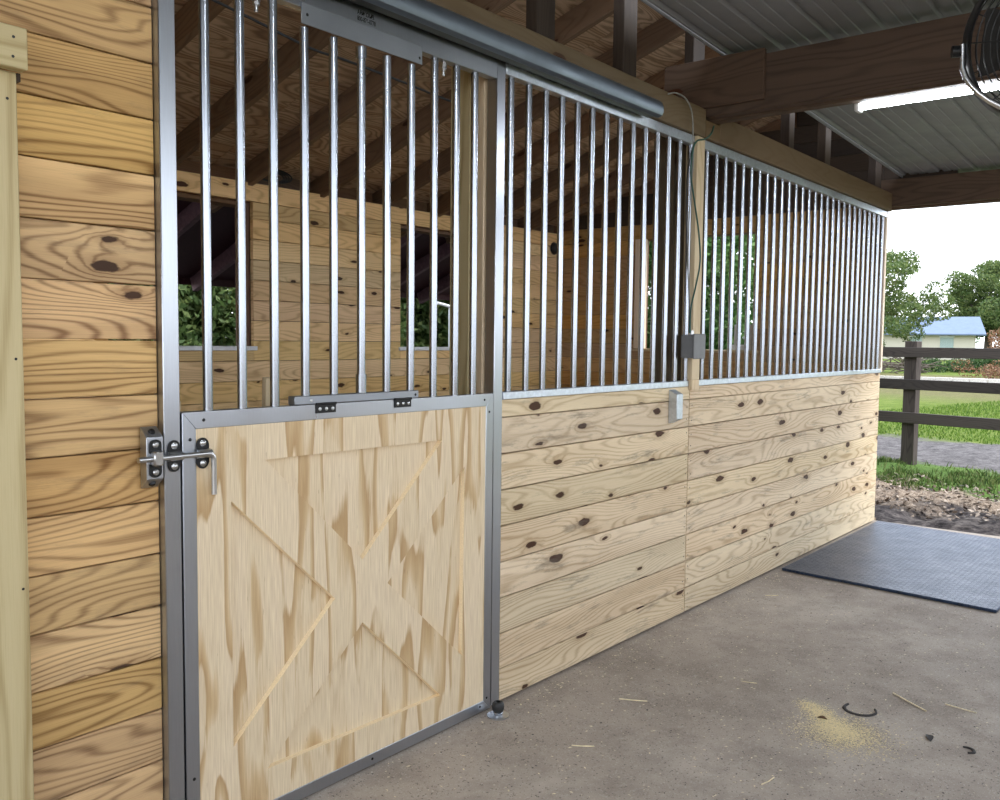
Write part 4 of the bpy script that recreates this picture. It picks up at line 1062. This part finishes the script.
def strip(s0, s1, t0, t1, clump=0):
    def f(R_):
        while True:
            s__, t_ = R_.uniform(s0, s1), R_.uniform(t0, t1)
            v = math.sin(t_*3.1+s__*2)+math.sin(t_*7.3-s__*5)*.6+math.sin(s__*9)*.3
            if not clump or v > clump-1 or R_.random() < .12: break
        p = FO+FD*t_+FN*s__; return (p.x, p.y, float(gheight(np.float64(p.x), np.float64(p.y)))-.005)
    return f
blades('weeds', 6500, strip(-1.75, .15, -3.2, 1.6, 1.15), .02, .085, .006, L_grass, 'green weeds growing along the foot of the fence', 'grass', 3)
L_lawn = leafmat('lawn_blades', (.05, .10, .012), (.11, .19, .025), (.20, .27, .06))
blades('lawn_grass', 26000, strip(3.0, 15.0, -4, 4.5), .03, .065, .010, L_lawn, 'bright green lawn grass beyond the gravel track', 'grass', 5)
f_ = strip(-2.95, -1.2, -3.2, 1.2); pts = []
R_ = np.random.default_rng(8)
V = []; Fs = []; cc = []
for i in range(3600):
    x, y, z = f_(R_); s_ = R_.uniform(.012, .035); d1 = Vector(R_.normal(size=3)); d1.z *= .35; d1.normalize(); d2 = d1.cross(Vector((R_.normal()*.3, R_.normal()*.3, 1))).normalized(); p = Vector((x, y, z+.012+R_.random()*.02))
    b = len(V); V += [tuple(p-d1*s_), tuple(p-d2*s_*.5), tuple(p+d1*s_), tuple(p+d2*s_*.5)]; Fs.append((b, b+1, b+2, b+3)); cc += [R_.random()]*4
me = bpy.data.meshes.new('leaf_litter'); me.from_pydata(V, [], Fs); ca = me.color_attributes.new('rnd', 'FLOAT_COLOR', 'CORNER')
cc = np.array(cc); ca.data.foreach_set('color', np.stack([cc, cc, cc, np.ones_like(cc)], -1).ravel()); me.materials.append(L_litter)
ob = bpy.data.objects.new('leaf_litter', me); COL.objects.link(ob); tag(ob, 'pale dry leaf litter on the mud before the fence', 'leaf litter', kind='stuff')

# behind the stall: maroon lean-to and greenery
lt = empty('lean_to_roof', (4.2, 4.2, 1.8), 'dark maroon lean-to roof outside behind the stall windows', 'lean-to roof')
def lz(Y): return 2.58-.40*(Y-3.2)
ya, yb = 3.2, 5.0
m_ = MB(); q = [(.5, ya), (9., ya), (9., yb), (.5, yb)]
m_.quads([(x, y, lz(y)) for x, y in q]+[(x, y, lz(y)+.02) for x, y in q], [(3, 2, 1, 0), (4, 5, 6, 7), (0, 1, 5, 4), (1, 2, 6, 5), (2, 3, 7, 6), (3, 0, 4, 7)], False)
m_.build('roof_sheet', MAROON, lt)
al = math.atan(.40); PURL = plain('maroon_rafter', (.17, .10, .12), .45, .2)
for k in range(12):
    x = .9+.70*k; Mx = Matrix.Translation((x, ya, lz(ya)-.005)) @ Matrix.Rotation(-al, 4, 'X')
    MB().box(0, .05, 0, (yb-ya)/math.cos(al), -.12, 0, 'y', mat4=Mx).build('rafter_strip', PURL, lt)
MB().box(.5, 9., yb, yb+.03, lz(yb)-.06, lz(yb)+.03, 'x').build('fascia', MAROON, lt)
for i, (x, y, h_) in enumerate([(3.6, 7.2, 2.4), (5.6, 7.8, 2.6), (8.0, 7.4, 2.5), (10.4, 7.9, 2.6), (12.6, 8.6, 2.7), (15, 10, 3)]):
    R2 = random.Random(60+i); bl = [(x+R2.uniform(-1, 1), y+R2.uniform(-.6, .6), R2.uniform(.1, h_), .6, .55, .5) for _ in range(30)]
    o_ = leaf_cloud('hedge_bush', bl, 30000, .055, L_mid, seed=70+i)
    labs = ['green bush outside behind the near stall window', 'bush outside between the two back windows', 'green bush seen through the second back window', 'bush outside behind the right part of the second window', 'bush outside beyond the stall corner', 'last bush of the back row']
    tag(o_, labs[i], 'bush')
# white pipe rail outside second window
pr = empty('white_rail', (8.0, 5.6, 0), 'white rail with a post outside the second back window', 'rail')
a_, b_ = up(437, 303, 5.3), up(475, 313, 5.3); m_ = MB(); m_.tube([a_, b_], .018, 8); m_.build('rail_bar', WHITEP, pr)
c_ = up(450, 306, 5.3); MB().tube([(c_.x, c_.y, -.05), (c_.x, c_.y, c_.z)], .018, 8).build('rail_post', WHITEP, pr)
# hedge outside the end window, brighter
for i, (x, y) in enumerate([(10.2, 3.6), (10.6, 4.9), (10.9, 6.3), (10.3, 2.75)]):
    R2 = random.Random(90+i); h_ = 3.6 if i < 3 else 2.6
    bl = [(x+R2.uniform(-.4, .4), y+R2.uniform(-.7, .7)*(1 if i < 3 else .4), R2.uniform(.1, h_), .55, .55, .5) for _ in range(40)]
    o_ = leaf_cloud('tall_hedge', bl, 30000 if i < 3 else 9000, .042, L_hedge, seed=80+i)
    tag(o_, ['sunlit tall hedge seen through the end window between the bars', 'tall hedge behind the left half of the end window', 'tall hedge further back outside the stall', 'narrow hedge end outside the end window'][i], 'hedge')

# ------------------------------------------------------------------ light
w = bpy.data.worlds.new('overcast_sky'); SC.world = w; w.use_nodes = True; nt = w.node_tree; nt.nodes.clear()
ow = nt.nodes.new('ShaderNodeOutputWorld'); bg = nt.nodes.new('ShaderNodeBackground'); tc = nt.nodes.new('ShaderNodeTexCoord')
sp_ = nt.nodes.new('ShaderNodeSeparateXYZ'); cr_ = nt.nodes.new('ShaderNodeValToRGB')
nt.links.new(tc.outputs['Generated'], sp_.inputs[0]); nt.links.new(sp_.outputs[2], cr_.inputs[0])
cr_.color_ramp.elements[0].position = 0.0; cr_.color_ramp.elements[0].color = (.92, .95, 1., 1)
cr_.color_ramp.elements[1].position = .6; cr_.color_ramp.elements[1].color = (.78, .87, 1., 1)
nt.links.new(cr_.outputs[0], bg.inputs[0]); bg.inputs[1].default_value = 2.1; nt.links.new(bg.outputs[0], ow.inputs[0])
sl = bpy.data.lights.new('sun', 'SUN'); sl.energy = 2.0; sl.angle = rad(25); sl.color = (1, .96, .88)
so_ = bpy.data.objects.new('sun', sl); COL.objects.link(so_); so_.rotation_euler = Vector((-.35, .55, -.9)).to_track_quat('-Z', 'Y').to_euler()

for o_ in bpy.data.objects:
    if '_w' in o_: del o_['_w']
vs_ = SC.view_settings; vs_.view_transform = 'Standard'; vs_.look = 'None'; vs_.gamma = 1; vs_.use_curve_mapping = False; vs_.exposure = .8
